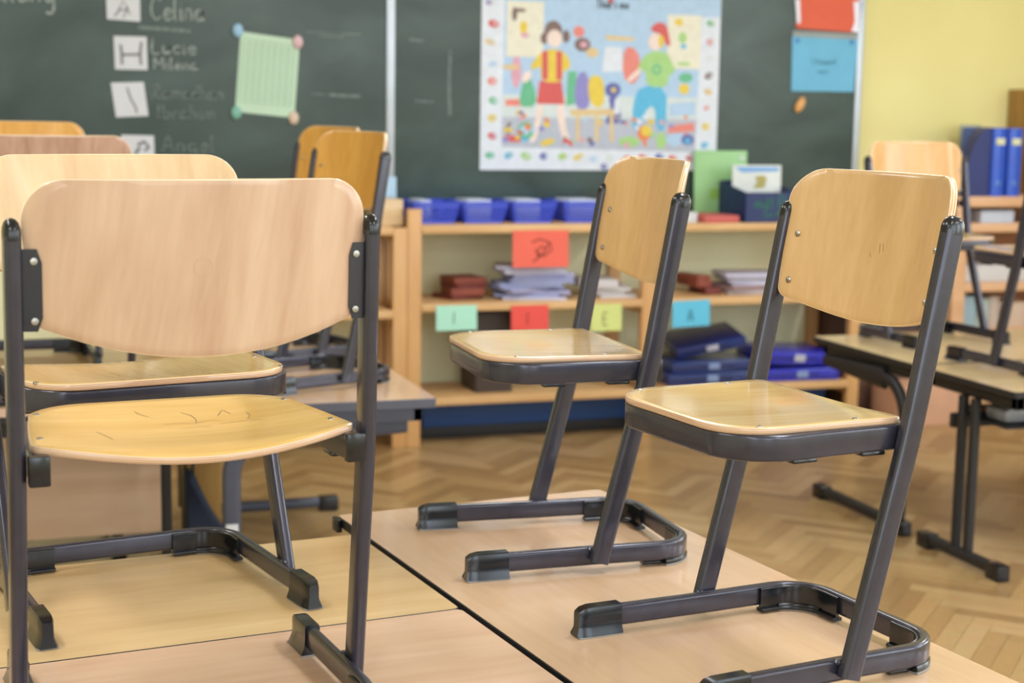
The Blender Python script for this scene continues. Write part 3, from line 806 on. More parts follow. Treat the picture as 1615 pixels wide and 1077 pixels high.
CHK = mat('chalk', (148, 158, 156), .9, noise=.5, nscale=60)
CHKF = mat('chalk_faint', (112, 124, 122), .9, noise=.4, nscale=40)
b = MB(); write(b, 'Celina', .755, 1.900, .095, .008, asp=.88); b.build('chalk_word', CHK, bb, False)
b = MB(); write(b, 'Lucie', .755, 1.752, .066, .007, asp=1.3); b.build('chalk_word', CHK, bb, False)
b = MB(); write(b, 'Milena', .765, 1.684, .052, .007, asp=1.3); b.build('chalk_word', CHK, bb, False)
b = MB(); write(b, 'Ramadhan', .755, 1.555, .062, .006, asp=1.1); b.build('chalk_word', CHKF, bb, False)
b = MB(); write(b, 'Ibrahim', .775, 1.468, .06, .006, asp=1.3); b.build('chalk_word', CHKF, bb, False)
b = MB(); write(b, 'Angel', .795, 1.322, .07, .006, asp=1.35); b.build('chalk_word', CHKF, bb, False)
b = MB(); write(b, 'stellung', .00, 1.955, .105, .010, asp=.95); b.build('chalk_word', CHK, bb, False)
b = MB()
b.ribbon([(.70, YB - .0012, 1.862), (.82, YB - .0012, 1.858), (.93, YB - .0012, 1.852)], .016)
b.build('chalk_line', CHKF, bb, False)
b = MB()
for x0, x1, z, w in ((1.50, 1.62, 1.85, .006), (1.12, 1.16, 1.855, .01), (1.55, 1.70, 1.585, .012), (1.47, 1.54, 1.59, .004), (1.93, 2.0, 1.845, .01), (1.96, 2.05, 1.565, .008), (1.45, 1.7, 1.865, .004)):
    b.ribbon([(x0, YB - .0012, z), ((x0 + x1) / 2, YB - .0012, z - .003), (x1, YB - .0012, z - .004)], w)
b.ribbon([(2.13, YB - .0012, 1.80), (2.125, YB - .0012, 1.65), (2.13, YB - .0012, 1.5)], .014)
b.build('chalk_smear', CHKF, bb, False)


# papers on the board
def sheet(name, pts, m, label, cat, y=YB - .004, th=.0015, group=None):
    """thin sheet of paper with the four corners pts (x,z), clockwise from top left"""
    V = [(x, y, z) for x, z in pts] + [(x, y + th, z) for x, z in pts]
    F = [(0, 1, 2, 3), (7, 6, 5, 4)] + [(i, (i + 1) % 4, 4 + (i + 1) % 4, 4 + i) for i in range(4)]
    o = finish(name, V, F, m, None, None, False)
    return tag(o, label, cat, group)


PENC = mat('pencil_grey', (120, 118, 128), .8)


def strokes(parent, lines, m, w, y=YB - .0055, name='drawing'):
    b = MB()
    for L in lines: b.ribbon([(x, y, z) for x, z in L], w)
    o = b.build(name, m, parent, False)
    return o


c = sheet('picture_card', [(.568, 1.99), (.712, 1.99), (.712, 1.886), (.570, 1.893)], CARD, 'white picture card with a sketch at the top picture edge, topmost on the chalkboard', 'card', group='picture cards on the chalkboard')
strokes(c, [[(.61, 1.912), (.64, 1.975), (.67, 1.915)], [(.62, 1.935), (.66, 1.935)], [(.6, 1.905), (.63, 1.94)], [(.64, 1.9), (.66, 1.95)]], PENC, .005)
c = sheet('picture_card', [(.596, 1.822), (.738, 1.822), (.740, 1.678), (.600, 1.678)], CARD, 'white card with a drawn desk shape beside the second pair of chalk names', 'card', group='picture cards on the chalkboard')
strokes(c, [[(.625, 1.785), (.63, 1.745), (.63, 1.70)], [(.715, 1.80), (.708, 1.745), (.712, 1.70)], [(.63, 1.742), (.708, 1.745)]], PENC, .011)
c = sheet('picture_card', [(.580, 1.620), (.722, 1.626), (.740, 1.478), (.600, 1.470)], CARD, 'tilted white card with one slanting pencil line, beside the third pair of chalk names', 'card', group='picture cards on the chalkboard')
strokes(c, [[(.65, 1.60), (.665, 1.55), (.685, 1.515), (.69, 1.49)]], PENC, .008)
c = sheet('picture_card', [(.62, 1.394), (.762, 1.392), (.764, 1.30), (.62, 1.30)], CARD, 'white picture card half hidden above the pinkish chair backrest', 'card', group='picture cards on the chalkboard')
strokes(c, [[(.69, 1.35), (.72, 1.365), (.74, 1.34), (.72, 1.325)], [(.68, 1.31), (.70, 1.34)]], PENC, .014)

MINT = mat('mint_paper', (188, 216, 194), .7, noise=.02)
g = sheet('grid_sheet', [(1.150, 1.858), (1.418, 1.828), (1.392, 1.478), (1.122, 1.502)], MINT, 'pale green gridded sheet held at its corners by magnets', 'paper')
L = []
tl, tr, br, bl = Vector((1.16, 1.825)), Vector((1.395, 1.80)), Vector((1.375, 1.53)), Vector((1.137, 1.548))
for k in range(9): f = k / 8; L.append([tuple(tl.lerp(tr, f)), tuple(bl.lerp(br, f))])
for k in range(14): f = k / 13; L.append([tuple(tl.lerp(bl, f)), tuple(tr.lerp(br, f))])
strokes(g, L, mat('grid_green', (146, 178, 156), .8), .0022, name='grid_lines')
for x, z, rgb, nm in ((1.138, 1.862, (150, 190, 222), 'light blue magnet at the top left corner of the green grid sheet'),
                      (1.408, 1.818, (212, 178, 186), 'pinkish magnet at the top right corner of the green grid sheet'),
                      (1.128, 1.498, (120, 176, 160), 'teal magnet at the bottom left corner of the green grid sheet'),
                      (1.388, 1.478, (206, 186, 168), 'beige magnet at the bottom right corner of the green grid sheet')):
    mm = mat('magnet_' + nm.split()[0], rgb, .35)
    o = MB().lathe([(.0001, -.014), (.015, -.013), (.022, -.008), (.024, 0), (.0001, 0)], (x, YB - .0045, z), 'y', 18)
    for i in range(len(o.v)): o.v[i].z = z + (o.v[i].z - z) * 1.3
    tag(o.build('magnet', mm), nm, 'magnet', 'magnets holding the green grid sheet')
o = MB().lathe([(.0001, -.022), (.018, -.02), (.026, -.010), (.024, 0), (.0001, 0)], (3.972, YB - .001, 1.578), 'y', 18)
for i in range(len(o.v)): o.v[i].z = 1.578 + (o.v[i].z - 1.578) * 1.5; o.v[i].x += (o.v[i].z - 1.578) * .35
tag(o.build('magnet', mat('magnet_orange', (214, 160, 96), .4)), 'orange magnet alone below the light blue notice', 'magnet')

REDP = mat('red_paper', (216, 92, 62), .6, noise=.04); BLUP = mat('blue_paper', (104, 178, 216), .6, noise=.04)
GLARE = mat('painted_glare', (214, 206, 222), .25, coat=.6)  # pale colour for the glare patches painted on the shiny sleeve
s = sheet('notice_sheet', [(3.935, 2.20), (4.300, 2.20), (4.290, 1.946), (3.935, 1.958)], REDP, 'orange red notice in a shiny sleeve at the top right of the chalkboard', 'notice')
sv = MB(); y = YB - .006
sv.poly([(3.922, y, 2.10), (3.948, y, 2.10), (3.958, y, 1.985), (3.938, y, 1.98)]); sv.build('sleeve_glare', GLARE, s, False); sv = MB()
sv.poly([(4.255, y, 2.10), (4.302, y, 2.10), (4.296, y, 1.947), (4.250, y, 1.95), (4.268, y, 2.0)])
sv.build('sleeve_glare', GLARE, s, False)
s = sheet('notice_sheet', [(3.915, 1.918), (4.292, 1.925), (4.280, 1.648), (3.922, 1.646)], BLUP, 'light blue notice just below the orange red one', 'notice')
b = MB(); write(b, 'Ltteuuntt', 4.03, 1.782, .034, .005, y=YB - .0055); write(b, 'nnnt', 4.07, 1.735, .03, .004, y=YB - .0055); b.build('faint_writing', mat('faint_blue_ink', (86, 150, 184), .7), s, False)
MB().poly([(3.915, YB - .0055, 1.944), (4.292, YB - .0055, 1.940), (4.29, YB - .0055, 1.912), (3.917, YB - .0055, 1.918)]).build('sleeve_edge', mat('sleeve_grey', (140, 146, 146), .4), s, False)
for x in (3.945, 4.255): MB().box(x - .013, x + .013, YB - .0062, YB - .0056, 1.885, 1.908).build('tape_corner', mat('tape_blue', (62, 128, 190), .5), s)

# ------------------------------------------------------------------ the poster
def PX(px, py): return (2.283 + (px - 759) * .003262, 1.245 + (268 - py) * .00303)


pm = {k: mat('print_' + k, v, .45, noise=.05, nscale=25) for k, v in dict(
    white=(214, 222, 236), sky=(170, 200, 232), floor=(176, 184, 202), red=(206, 84, 84), yellow=(222, 196, 66), green=(96, 180, 140), lime=(160, 204, 128),
    blue=(82, 178, 222), navy=(92, 98, 170), violet=(136, 132, 200), orange=(222, 128, 70), brown=(120, 96, 92), skin=(232, 214, 208), cream=(224, 222, 206),
    pinkp=(214, 160, 180), ink=(84, 98, 110), coral=(222, 130, 120), pale=(204, 216, 220), tanp=(214, 190, 140)).items()}
pk = list(pm); pmats = [pm[k] for k in pk]
pt_ = empty('picture_poster', (0, 0, 0), label='large illustrated children poster with a white border of small pictures', cat='poster')
x0, z0 = PX(758, 268); x1, z1 = PX(1137, -40)
b = MB(); V = []
NX = 8
MB().box(x0, x1, YB - .0035, YB - .0015, z0, z1).build('poster_sheet', pm['white'], pt_)
pic = MB(); lay = [0]


def shp(col, pts, sm=True):
    lay[0] += 1
    y = YB - .0038 - lay[0] * .00002
    P = [PX(*p) for p in pts]
    if sm and len(P) > 4:
        Q = []
        for i in range(len(P)):
            a, c = Vector(P[i]), Vector(P[(i + 1) % len(P)]); Q += [a.lerp(c, .25), a.lerp(c, .75)]
        P = [tuple(q) for q in Q]
    pic.cur = pk.index(col)
    pic.poly([(p[0], y, p[1]) for p in P])


def blob(col, cx_, cy_, rx, ry=None, rot=0, n=12):
    ry = ry or rx
    shp(col, [(cx_ + rx * math.cos(2 * math.pi * i / n) * math.cos(rot) - ry * math.sin(2 * math.pi * i / n) * math.sin(rot),
               cy_ + rx * math.cos(2 * math.pi * i / n) * math.sin(rot) + ry * math.sin(2 * math.pi * i / n) * math.cos(rot)) for i in range(n)], False)


shp('sky', [(759, -38), (1136, -38), (1136, 20), (1106, 20), (1102, 190), (791, 190), (793, 2), (760, 2)], False)
shp('floor', [(791, 180), (1103, 180), (1101, 238), (791, 232)], False)
shp('pale', [(791, 150), (1103, 150), (1103, 185), (791, 185)], False)
for q in ((796, 6, 853, 92), (1050, 18, 1105, 104)): shp('cream', [(q[0], q[1]), (q[2], q[1]), (q[2], q[3]), (q[0], q[3])], False)
blob('brown', 808, 26, 4, 11); blob('brown', 816, 20, 10, 3); blob('yellow', 822, 46, 6, 10); blob('pinkp', 824, 58, 7, 4)
blob('yellow', 1068, 30, 7, 6); blob('lime', 1075, 54, 7, 9); blob('blue', 1077, 68, 5, 4); blob('lime', 1078, 96, 12, 3)
# shelves and clutter behind the children
rg = random.Random(11)
shp('coral', [(796, 158), (830, 156), (832, 168), (796, 168)], False); blob('pinkp', 812, 115, 8, 25); blob('tanp', 804, 108, 14, 4)
shp('white', [(950, 72), (976, 72), (980, 110), (946, 112)]); shp('coral', [(980, 70), (1002, 74), (1010, 110), (996, 134), (978, 118)])
shp('green', [(826, 120), (838, 130), (846, 168), (816, 170), (820, 140)])
shp('tanp', [(950, 54), (996, 56), (996, 62), (952, 62)], False); shp('sky', [(1070, 110), (1102, 110), (1102, 150), (1066, 150)], False)
blob('green', 1082, 118, 12, 8); blob('yellow', 1080, 136, 9, 9); blob('orange', 1084, 172, 4, 14)
shp('green', [(892, 112), (906, 112), (904, 164), (890, 166)]); shp('violet', [(906, 114), (924, 112), (930, 164), (914, 176), (902, 160)])
shp('yellow', [(926, 118), (948, 118), (952, 158), (944, 170), (928, 162), (924, 140)])
blob('navy', 964, 140, 13, 12); blob('yellow', 965, 140, 4); shp('navy', [(956, 150), (974, 150), (980, 192), (950, 196), (962, 170)]); shp('white', [(968, 154), (976, 154), (976, 178), (966, 178)])
blob('coral', 908, 50, 9, 9); blob('brown', 914, 70, 13, 11); blob('pinkp', 916, 70, 6, 5); blob('tanp', 930, 82, 10, 8)
shp('tanp', [(896, 172), (966, 170), (968, 180), (898, 182)], False)
for xx in (906, 936, 960): shp('tanp', [(xx, 180), (xx + 6, 180), (xx + 7, 222), (xx + 1, 222)], False)
shp('sky', [(1056, 160), (1100, 156), (1100, 178), (1056, 180)], False); shp('coral', [(1056, 196), (1098, 190), (1100, 204), (1056, 208)], False)
# figure with bunches
shp('skin', [(846, 164), (856, 164), (850, 200), (842, 226), (832, 224), (842, 196)]); shp('skin', [(876, 164), (888, 164), (890, 200), (898, 220), (888, 224), (878, 196)])
shp('red', [(848, 128), (882, 128), (888, 164), (844, 164)], False)
shp('yellow', [(852, 80), (880, 78), (894, 92), (896, 108), (884, 112), (884, 130), (850, 130), (850, 104), (838, 112), (832, 106)])
for xx in (851, 873): shp('red', [(xx, 82), (xx + 9, 81), (xx + 10, 126), (xx + 1, 126)], False)
blob('brown', 868, 50, 14, 16); blob('brown', 854, 62, 6, 9); blob('brown', 888, 58, 6, 10); blob('skin', 870, 62, 12, 14)
blob('skin', 828, 122, 6, 10, .5); blob('yellow', 862, 224, 12, 5, -.3); blob('red', 894, 224, 9, 5, .4)
# figure with the red cap
shp('blue', [(1008, 132), (1052, 132), (1052, 204), (1036, 204), (1032, 160), (1014, 176), (1012, 206), (998, 206), (996, 160)])
shp('lime', [(1018, 78), (1048, 76), (1060, 96), (1066, 108), (1054, 114), (1052, 134), (1018, 134), (1016, 106), (1004, 112), (1002, 104)])
blob('green', 1034, 106, 8, 9); blob('lime', 1034, 106, 4, 5)
blob('skin', 998, 116, 4, 16, .8); blob('skin', 1030, 62, 11, 14); blob('yellow', 1040, 60, 5, 12)
shp('red', [(1022, 40), (1034, 30), (1048, 34), (1052, 50), (1056, 68), (1048, 68), (1042, 50), (1024, 46)]); blob('lime', 992, 222, 17, 9); blob('lime', 1044, 220, 8, 14); blob('orange', 1016, 208, 11, 13); blob('yellow', 1020, 204, 9, 9)
# globe, toys on the floor
blob('green', 828, 206, 13, 14); blob('sky', 826, 206, 8, 8); blob('blue', 826, 220, 7, 3); shp('red', [(795, 214), (820, 214), (820, 224), (795, 224)], False); blob('yellow', 800, 206, 6, 6)
for i in range(46):
    blob(rg.choice(['yellow', 'pinkp', 'orange', 'violet', 'sky', 'brown', 'red', 'lime', 'tanp', 'navy', 'green', 'white']), rg.uniform(797, 1096), rg.uniform(176, 228), rg.uniform(2.5, 6), rg.uniform(2, 5), rg.uniform(0, 3))
blob('sky', 1070, 218, 18, 11); blob('navy', 1088, 218, 11, 9); blob('blue', 1088, 220, 5)
# border vignettes
for (xx, yy, c_) in ((769, 10, 'violet'), (776, 42, 'red'), (771, 70, 'tanp'), (775, 104, 'sky'), (775, 130, 'coral'), (777, 160, 'green'), (776, 187, 'yellow'), (776, 215, 'red'),
                     (773, 245, 'green'), (802, 245, 'blue'), (829, 246, 'lime'), (856, 246, 'navy'), (886, 246, 'lime'), (911, 247, 'yellow'), (936, 250, 'sky'), (962, 248, 'pale'), (953, 262, 'navy'),
                     (990, 250, 'coral'), (1015, 248, 'red'), (1042, 246, 'navy'), (1064, 248, 'red'), (1092, 248, 'red'), (1120, 30, 'green'), (1120, 60, 'pinkp'), (1121, 86, 'pale'),
                     (1120, 114, 'brown'), (1120, 140, 'tanp'), (1118, 166, 'pinkp'), (1118, 196, 'yellow'), (1117, 226, 'blue'), (1117, 250, 'orange')):
    blob(c_, xx, yy, rg.uniform(5, 9), rg.uniform(4, 6), rg.uniform(-.6, .6)); blob(rg.choice(['white', 'sky', 'tanp']), xx + 2, yy, 2.5, 2)
blob('red', 957, 0, 5, 5)
pic.build('illustration', pmats, pt_, False)
b = MB(); xx, zz = PX(925, 12); write(b, "That's me", xx + .03, zz, .045, .006, y=YB - .008, asp=.85); b.build('poster_title', pm['ink'], pt_, False)

# ------------------------------------------------------------------ shelving along the wall
PINE = wood('pine_board', (204, 158, 104), (222, 182, 130), 'x', .45, .1, .6, 0, .3)
PINEV = wood('pine_post', (206, 156, 100), (220, 174, 118), 'z', .45, .1, .6, 0, .3)
PINED = wood('pine_dark', (150, 96, 60), (172, 116, 78), 'z', .5, .1, .6, 0, .3)


def shelf(name, xs, boards, ytop, label, yf=6.87, depth=.46, zt=1.0, zfront=1.084):
    t = empty(name, (0, 0, 0), label=label, cat='shelf')
    for i, x in enumerate(xs):
        MB().box(x - .032, x + .032, yf, yf + .04, 0, zfront if i == 0 else 1.0, .003).build('upright', PINEV, t)
        MB().box(x - .030, x + .030, yf + depth - .04, yf + depth, 0, zt, .003).build('upright', PINEV, t)
        for z in boards: MB().box(x - .015, x + .015, yf + .04, yf + depth - .04, z - .075, z - .038, .002).build('cross_rail', PINEV, t)
    for a, c_ in zip(xs[:-1], xs[1:]):
        for z in boards:
            MB().box(a + .033, c_ - .033, yf - .004, yf + depth - .045, z - .036, z, .003).build('shelf_board', PINE, t)
    return t


sh = shelf('open_shelf', (1.861, 3.007, 4.131), (1.01, .655, .223), 0, 'long low pine shelf below the chalkboard with trays on top')
sh2 = shelf('open_shelf', (.75, 1.795), (1.005, .63, .223), 0, 'pine shelf section left of the tall front upright, mostly hidden by chairs', zfront=1.0)
MB().box(1.94, 4.05, 7.0, 7.02, .062, .187, .003).build('plinth_panel', mat('blue_panel', (18, 62, 122), .5), sh)
MB().box(1.94, 4.05, 7.03, 7.05, .0, .060, .002).build('plinth_shade', STEELB, sh)  # black strip standing in for the shadow and skirting below the blue panel
# brown cabinet seen behind the right end, pine end post
MBc = MB()
tag(MB().box(4.17, 4.66, 7.02, 7.31, 0, .78, .004).build('low_cabinet', mat('brown_cabinet', (104, 76, 66), .6)), 'dark brown low cabinet between the pine shelf and the folder shelf', 'cabinet')
tag(MB().box(4.30, 4.66, 6.72, 6.97, 0, .20, .006).build('storage_box', mat('rosy_box', (206, 160, 132), .7)), 'rosy beige box on the floor by the right end of the pine shelf', 'box')

# second shelf unit at the right with the folders
PINR = wood('pine_rosy', (206, 158, 118), (222, 178, 138), 'x', .45, .1, .6, 0, .3)
t = empty('folder_shelf', (0, 0, 0), label='taller rosy pine shelf at the right edge holding the blue folders', cat='shelf')
MB().box(4.70, 4.775, 6.90, 7.31, 0, 1.12, .004).build('side_panel', PINR, t)
MB().box(5.90, 5.97, 6.90, 7.31, 0, 1.12, .004).build('side_panel', PINR, t)
for z, h in ((1.131, .052), (.995, .045), (.690, .045), (.45, .04), (.1, .04)):
    MB().box(4.70 if z > 1.1 else 4.775, 5.97 if z > 1.1 else 5.90, 6.90, 7.31, z - h, z, .003).build('shelf_board', PINR, t)
MB().box(4.775, 5.90, 7.295, 7.31, .1, 1.08).build('back_panel', PINED, t)
tag(MB().box(5.27, 5.9, 7.10, 7.325, 1.132, 1.68, .004).build('wall_cabinet', wood('oak_cabinet', (150, 106, 44), (172, 126, 60), 'z')), 'brown wooden cupboard edge at the right behind the folders', 'cabinet')

BLU = mat('folder_blue', (24, 78, 196), .35, coat=.3); BLD = mat('holder_navy', (36, 48, 110), .45); LBL = mat('label_cream', (206, 208, 170), .6)


def folder(x, label):
    t = empty('ring_binder', (x, 6.93, 1.132), 0, label=label, cat='binder', group='blue ring binders on the folder shelf')
    b = MB(); w = .082; hgt = .345
    # curved spine
    P = [(-w / 2 + .004, .0), (-w / 2 + .010, -.006), (0, -.009), (w / 2 - .010, -.006), (w / 2 - .004, .0)]
    V = []; F = []; n = len(P)
    P2 = P + [(p[0] * .93, p[1] + .003) for p in reversed(P)]
    for z in (.0, hgt):
        for p in P2: V.append((p[0], p[1], z))
    m = len(P2)
    F = [(k, (k + 1) % m, m + (k + 1) % m, m + k) for k in range(m)] + [tuple(range(m)), tuple(m + k for k in reversed(range(m)))]
    finish('spine', V, F, BLU, t, None, True, 60)
    MB().box(-w / 2, -w / 2 + .003, .0, .27, 0, hgt, .001).build('cover', BLU, t)
    MB().box(w / 2 - .003, w / 2, .0, .27, 0, hgt, .001).build('cover', BLU, t)
    MB().box(-w / 2 + .008, w / 2 - .012, .02, .25, .006, hgt - .02).build('paper_block', CARD, t)
    MB().box(-.026, .026, -.0105, -.0092, hgt - .085, hgt - .052, .0004).build('spine_label', LBL, t)
    MB().lathe([(.0001, -.0015), (.013, -.0015), (.015, 0), (.0001, 0)], (0, -.0092, .065), 'y', 16).build('finger_ring', mat('ring_grey', (90, 130, 200), .3, metal=.5), t)
    return t


f1 = folder(4.950, 'bright blue ring binder with a cream spine label, beside the cut-corner holder')
f2 = copy_tree(f1); f2.location.x = 5.046; f2['label'] = 'bright blue ring binder at the very right picture edge'
# magazine holder with cut corner, side on
b = MB(); PL = [(4.772, 1.133), (4.903, 1.133), (4.903, 1.480), (4.882, 1.479), (4.855, 1.462), (4.825, 1.425), (4.80, 1.375), (4.782, 1.32), (4.773, 1.26)]
m = len(PL); V = [(x, 6.935, z) for x, z in PL] + [(x, 7.02, z) for x, z in PL]
b.add(V, [tuple(range(m)), tuple(range(2 * m - 1, m - 1, -1))] + [(k, (k + 1) % m, m + (k + 1) % m, m + k) for k in range(m)])
tag(b.build('magazine_holder', BLD, None, False), 'dark blue magazine holder with a slanted top edge, left of the bright binders', 'magazine holder')
gc = MB().box(4.915, 5.04, 7.222, 7.236, 1.132, 1.49, .001).build('picture_card', mat('grey_card', (168, 172, 152), .7))
tag(gc, 'grey card standing behind the dark blue magazine holder', 'card')
MB().box(4.955, 5.0, 7.2205, 7.2222, 1.435, 1.465).build('card_picture', mat('card_orange', (214, 160, 60), .6), gc)
tag(MB().box(4.865, 5.065, 6.93, 7.15, .9955, 1.058, .004).build('paper_stack', mat('paper_bluewhite', (188, 196, 214), .7)), 'white paper stack in the slot below the blue binders', 'papers')
tag(MB().box(4.80, 5.25, 6.94, 7.18, .691, .775, .006).build('paper_stack', mat('paper_warm', (200, 198, 200), .7)), 'white paper pile on the middle board of the folder shelf', 'papers')
MBx = MB()
for i, (xa, xb, h, rgb) in enumerate(((4.80, 4.88, .165, (150, 176, 190)), (4.885, 4.96, .15, (168, 182, 176)), (4.965, 5.02, .16, (186, 170, 160)), (5.03, 5.20, .13, (200, 176, 158)))):
    tag(MB().box(xa, xb, 6.95, 7.15, .4505, .45 + h, .002).build('workbook', mat('workbook_%d' % i, rgb, .6)),
        ['pale blue workbook, leftmost on the lower board of the folder shelf', 'grey green workbook next to the pale blue one', 'pinkish grey workbook between green and beige ones', 'wide beige workbook at the right of the lower board'][i], 'book', 'workbooks on the folder shelf')

# blue perforated trays on the pine shelf
BSK = mat('tray_blue', (58, 82, 216), .35, coat=.2)


def basket(x, w, label):
    t = empty('storage_tray', (x, 6.985, 1.0102), 0, label=label, cat='tray', group='blue perforated trays on the pine shelf')
    h = .098; d = .255; ta = .026
    b = MB(); b.box(-w / 2 + ta, w / 2 - ta, ta, d - ta, 0, .005, .001)
    def P(u, v, z):  # u,v in -1..1 footprint, tapering towards the base
        k = (h - z) / h * ta
        return Vector((u * (w / 2 - k), d / 2 + v * (d / 2 - k), z))
    cor = ((-1, -1), (1, -1), (1, 1), (-1, 1))
    for i in range(4):
        a, c2 = cor[i], cor[(i + 1) % 4]
        n = 18 if i % 2 == 0 else 18
        for j in range(n + 1):
            f = j / n; u = a[0] + (c2[0] - a[0]) * f; v = a[1] + (c2[1] - a[1]) * f
            wd2 = .0030 if 0 < j < n else .006
            b.sweep([P(u, v, .002), P(u, v, h - .004)], (0, 1, 0) if i % 2 == 0 else (1, 0, 0), .0048 if 0 < j < n else .012, .0025, .001, 1)
        for z, th_ in ((.004, .012), (.022, .005), (.036, .005), (.050, .005), (.064, .005), (.080, .014), (h - .003, .008)):
            b.sweep([P(a[0], a[1], z), P(c2[0], c2[1], z)], (0, 0, 1), .0035 if z < .09 else .010, th_, .001, 1)
    b.build('lattice_wall', BSK, t)
    return t


tx = ((1.995, .225), (2.228, .225), (2.468, .225), (2.722, .225))
tl_ = ['blue tray nearest the tall front upright of the pine shelf', 'blue tray second from the tall front upright', 'third blue tray from the tall upright, above the red paper label', 'blue tray farthest right, beside the middle chair post']
b0 = basket(tx[0][0], .222, tl_[0])
for i in range(1, 4):
    o = copy_tree(b0); o.location.x = tx[i][0]; o['label'] = tl_[i]
for i, (x, w) in enumerate(((1.950, .055), (2.208, .12), (2.448, .12), (2.722, .15))):
    z = 1.017
    tag(MB().box(x - w / 2, x + w / 2, 7.03, 7.20, z, z + .098, .004, R(3)).build('paper_stack', mat('paper_cool', (204, 214, 236), .7)),
        ['white papers in the blue tray by the tall upright', 'white papers in the second blue tray', 'white papers in the blue tray above the red label', 'white papers in the farthest right blue tray'][i], 'papers', 'paper stacks inside the blue trays')

# things at the left end
tag(MB().box(1.70, 1.822, 6.93, 7.15, 1.0055, 1.125, .004).build('wooden_box', wood('box_wood', (206, 172, 126), (220, 192, 150), 'x')), 'small pale wooden box left of the tall front upright', 'box')
tag(MB().box(1.772, 1.850, 7.16, 7.18, 1.0055, 1.215, .002).build('standing_card', mat('pale_blue_card', (176, 208, 236), .6)), 'pale blue card standing behind the small wooden box', 'card')
b = MB().lathe([(.0001, 0), (.052, 0), (.068, .15), (.072, .152), (.072, .158), (.062, .158), (.048, .006), (.0001, .006)], (1.665, 7.02, .6305), 'z', 24)
tag(b.build('plastic_cup', mat('cup_white', (206, 204, 196), .4)), 'white plastic pot on the left shelf section beside the near chair post', 'pot')

# papers and folders inside the shelf
def stack(x, y, z, n, w, d, cols, rnd, name, label, tot=None):
    t = empty(name, (x, y, z), 0, label=label, cat='papers'); rg = random.Random(rnd); zz = 0
    ths = [rg.uniform(.008, .02) for _ in range(n)]
    if tot: k = tot / sum(ths); ths = [q * k for q in ths]
    for i, th_ in enumerate(ths):
        dx, dy, a = rg.uniform(-.045, .045), rg.uniform(-.01, .02), rg.uniform(-.3, .3)
        MB().box(dx - w / 2, dx + w / 2, dy, dy + d, zz + .0004, zz + th_, .0015, a).build('booklet', rg.choice(cols), t)
        zz += th_
    return t


PWH = [mat('booklet_white', (196, 196, 220), .6), mat('booklet_lilac', (170, 170, 206), .6), mat('booklet_blue', (150, 158, 200), .6)]
PRD = [mat('booklet_maroon', (112, 48, 42), .6), mat('booklet_rust', (140, 70, 54), .6)]
stack(2.47, 6.92, .6555, 10, .30, .21, PWH, 4, 'booklet_stack', 'messy stack of white and lilac booklets below the big red label', .155)
stack(2.16, 7.0, .6555, 4, .16, .18, PRD, 8, 'booklet_stack', 'maroon booklets lying left of the messy white stack', .10)
stack(2.84, 6.93, .6555, 5, .18, .24, [mat('booklet_cream', (206, 202, 204), .6)], 5, 'booklet_stack', 'tidy cream paper stack behind the middle chair', .085)
stack(3.63, 6.93, .6555, 6, .30, .24, [mat('booklet_grey', (176, 168, 176), .6), mat('booklet_mauve', (150, 124, 126), .6), PWH[0]], 6, 'booklet_stack', 'grey and white booklet stack between the two tan chairs', .10)
stack(3.355, 6.97, .6555, 3, .08, .2, PRD, 9, 'booklet_stack', 'dark red booklets at the left of the grey stack', .09)
tag(MB().box(2.18, 2.36, 6.95, 7.2, .2235, .60, .004).build('storage_box', mat('dark_box', (72, 62, 58), .7)), 'dark box on the bottom board of the pine shelf', 'box')
tag(MB().box(2.25, 2.50, 6.90, 7.1, .2235, .27, .004, R(-8)).build('wooden_tray', PINED), 'flat brown wooden tray on the bottom board under the dark box', 'tray') if False else None

# label papers clipped to the shelf edges
def label_sheet(x0, x1, z0, z1, rgb, nm, txt, lab, tilt=0, marks=None):
    m = mat(nm, rgb, .6, noise=.03); y = 6.860
    dz = tilt
    o = sheet('label_sheet', [(x0, z1), (x1, z1 + dz), (x1 + .003, z0 + dz), (x0 + .002, z0)], m, lab, 'label', y, .0016)
    b = MB()
    if marks:
        for L in marks: b.ribbon([(p[0], y - .0015, p[1]) for p in L], .007)
    else: write(b, txt, (x0 + x1) / 2 - .018, z0 + .03, .055, .006, y=y - .0015)
    b.build('handwriting', mat('felt_pen_' + nm, tuple(int(v * .62) for v in rgb), .8), o, False)
    return o


label_sheet(2.320, 2.592, .815, .985, (236, 106, 88), 'label_red_big', '', 'big red label with a scribbled drawing on the top shelf edge',
            marks=[[(2.41, .93), (2.45, .945), (2.50, .93), (2.51, .895), (2.47, .865), (2.44, .88), (2.455, .91), (2.485, .905)], [(2.50, .93), (2.47, .88), (2.42, .84)], [(2.43, .90), (2.45, .86)]])
label_sheet(1.960, 2.152, .534, .648, (176, 232, 212), 'label_mint', 'I', 'mint green label on the middle shelf edge')
label_sheet(2.318, 2.500, .523, .640, (232, 82, 74), 'label_red', 'I', 'small red label on the middle shelf edge below the big red one')
label_sheet(2.712, 2.866, .510, .637, (214, 224, 140), 'label_lime', 'E', 'yellow green label beside the middle chair post')
label_sheet(3.127, 3.322, .515, .640, (98, 196, 232), 'label_blue', 'A', 'sky blue label between the two tan chairs', .006)

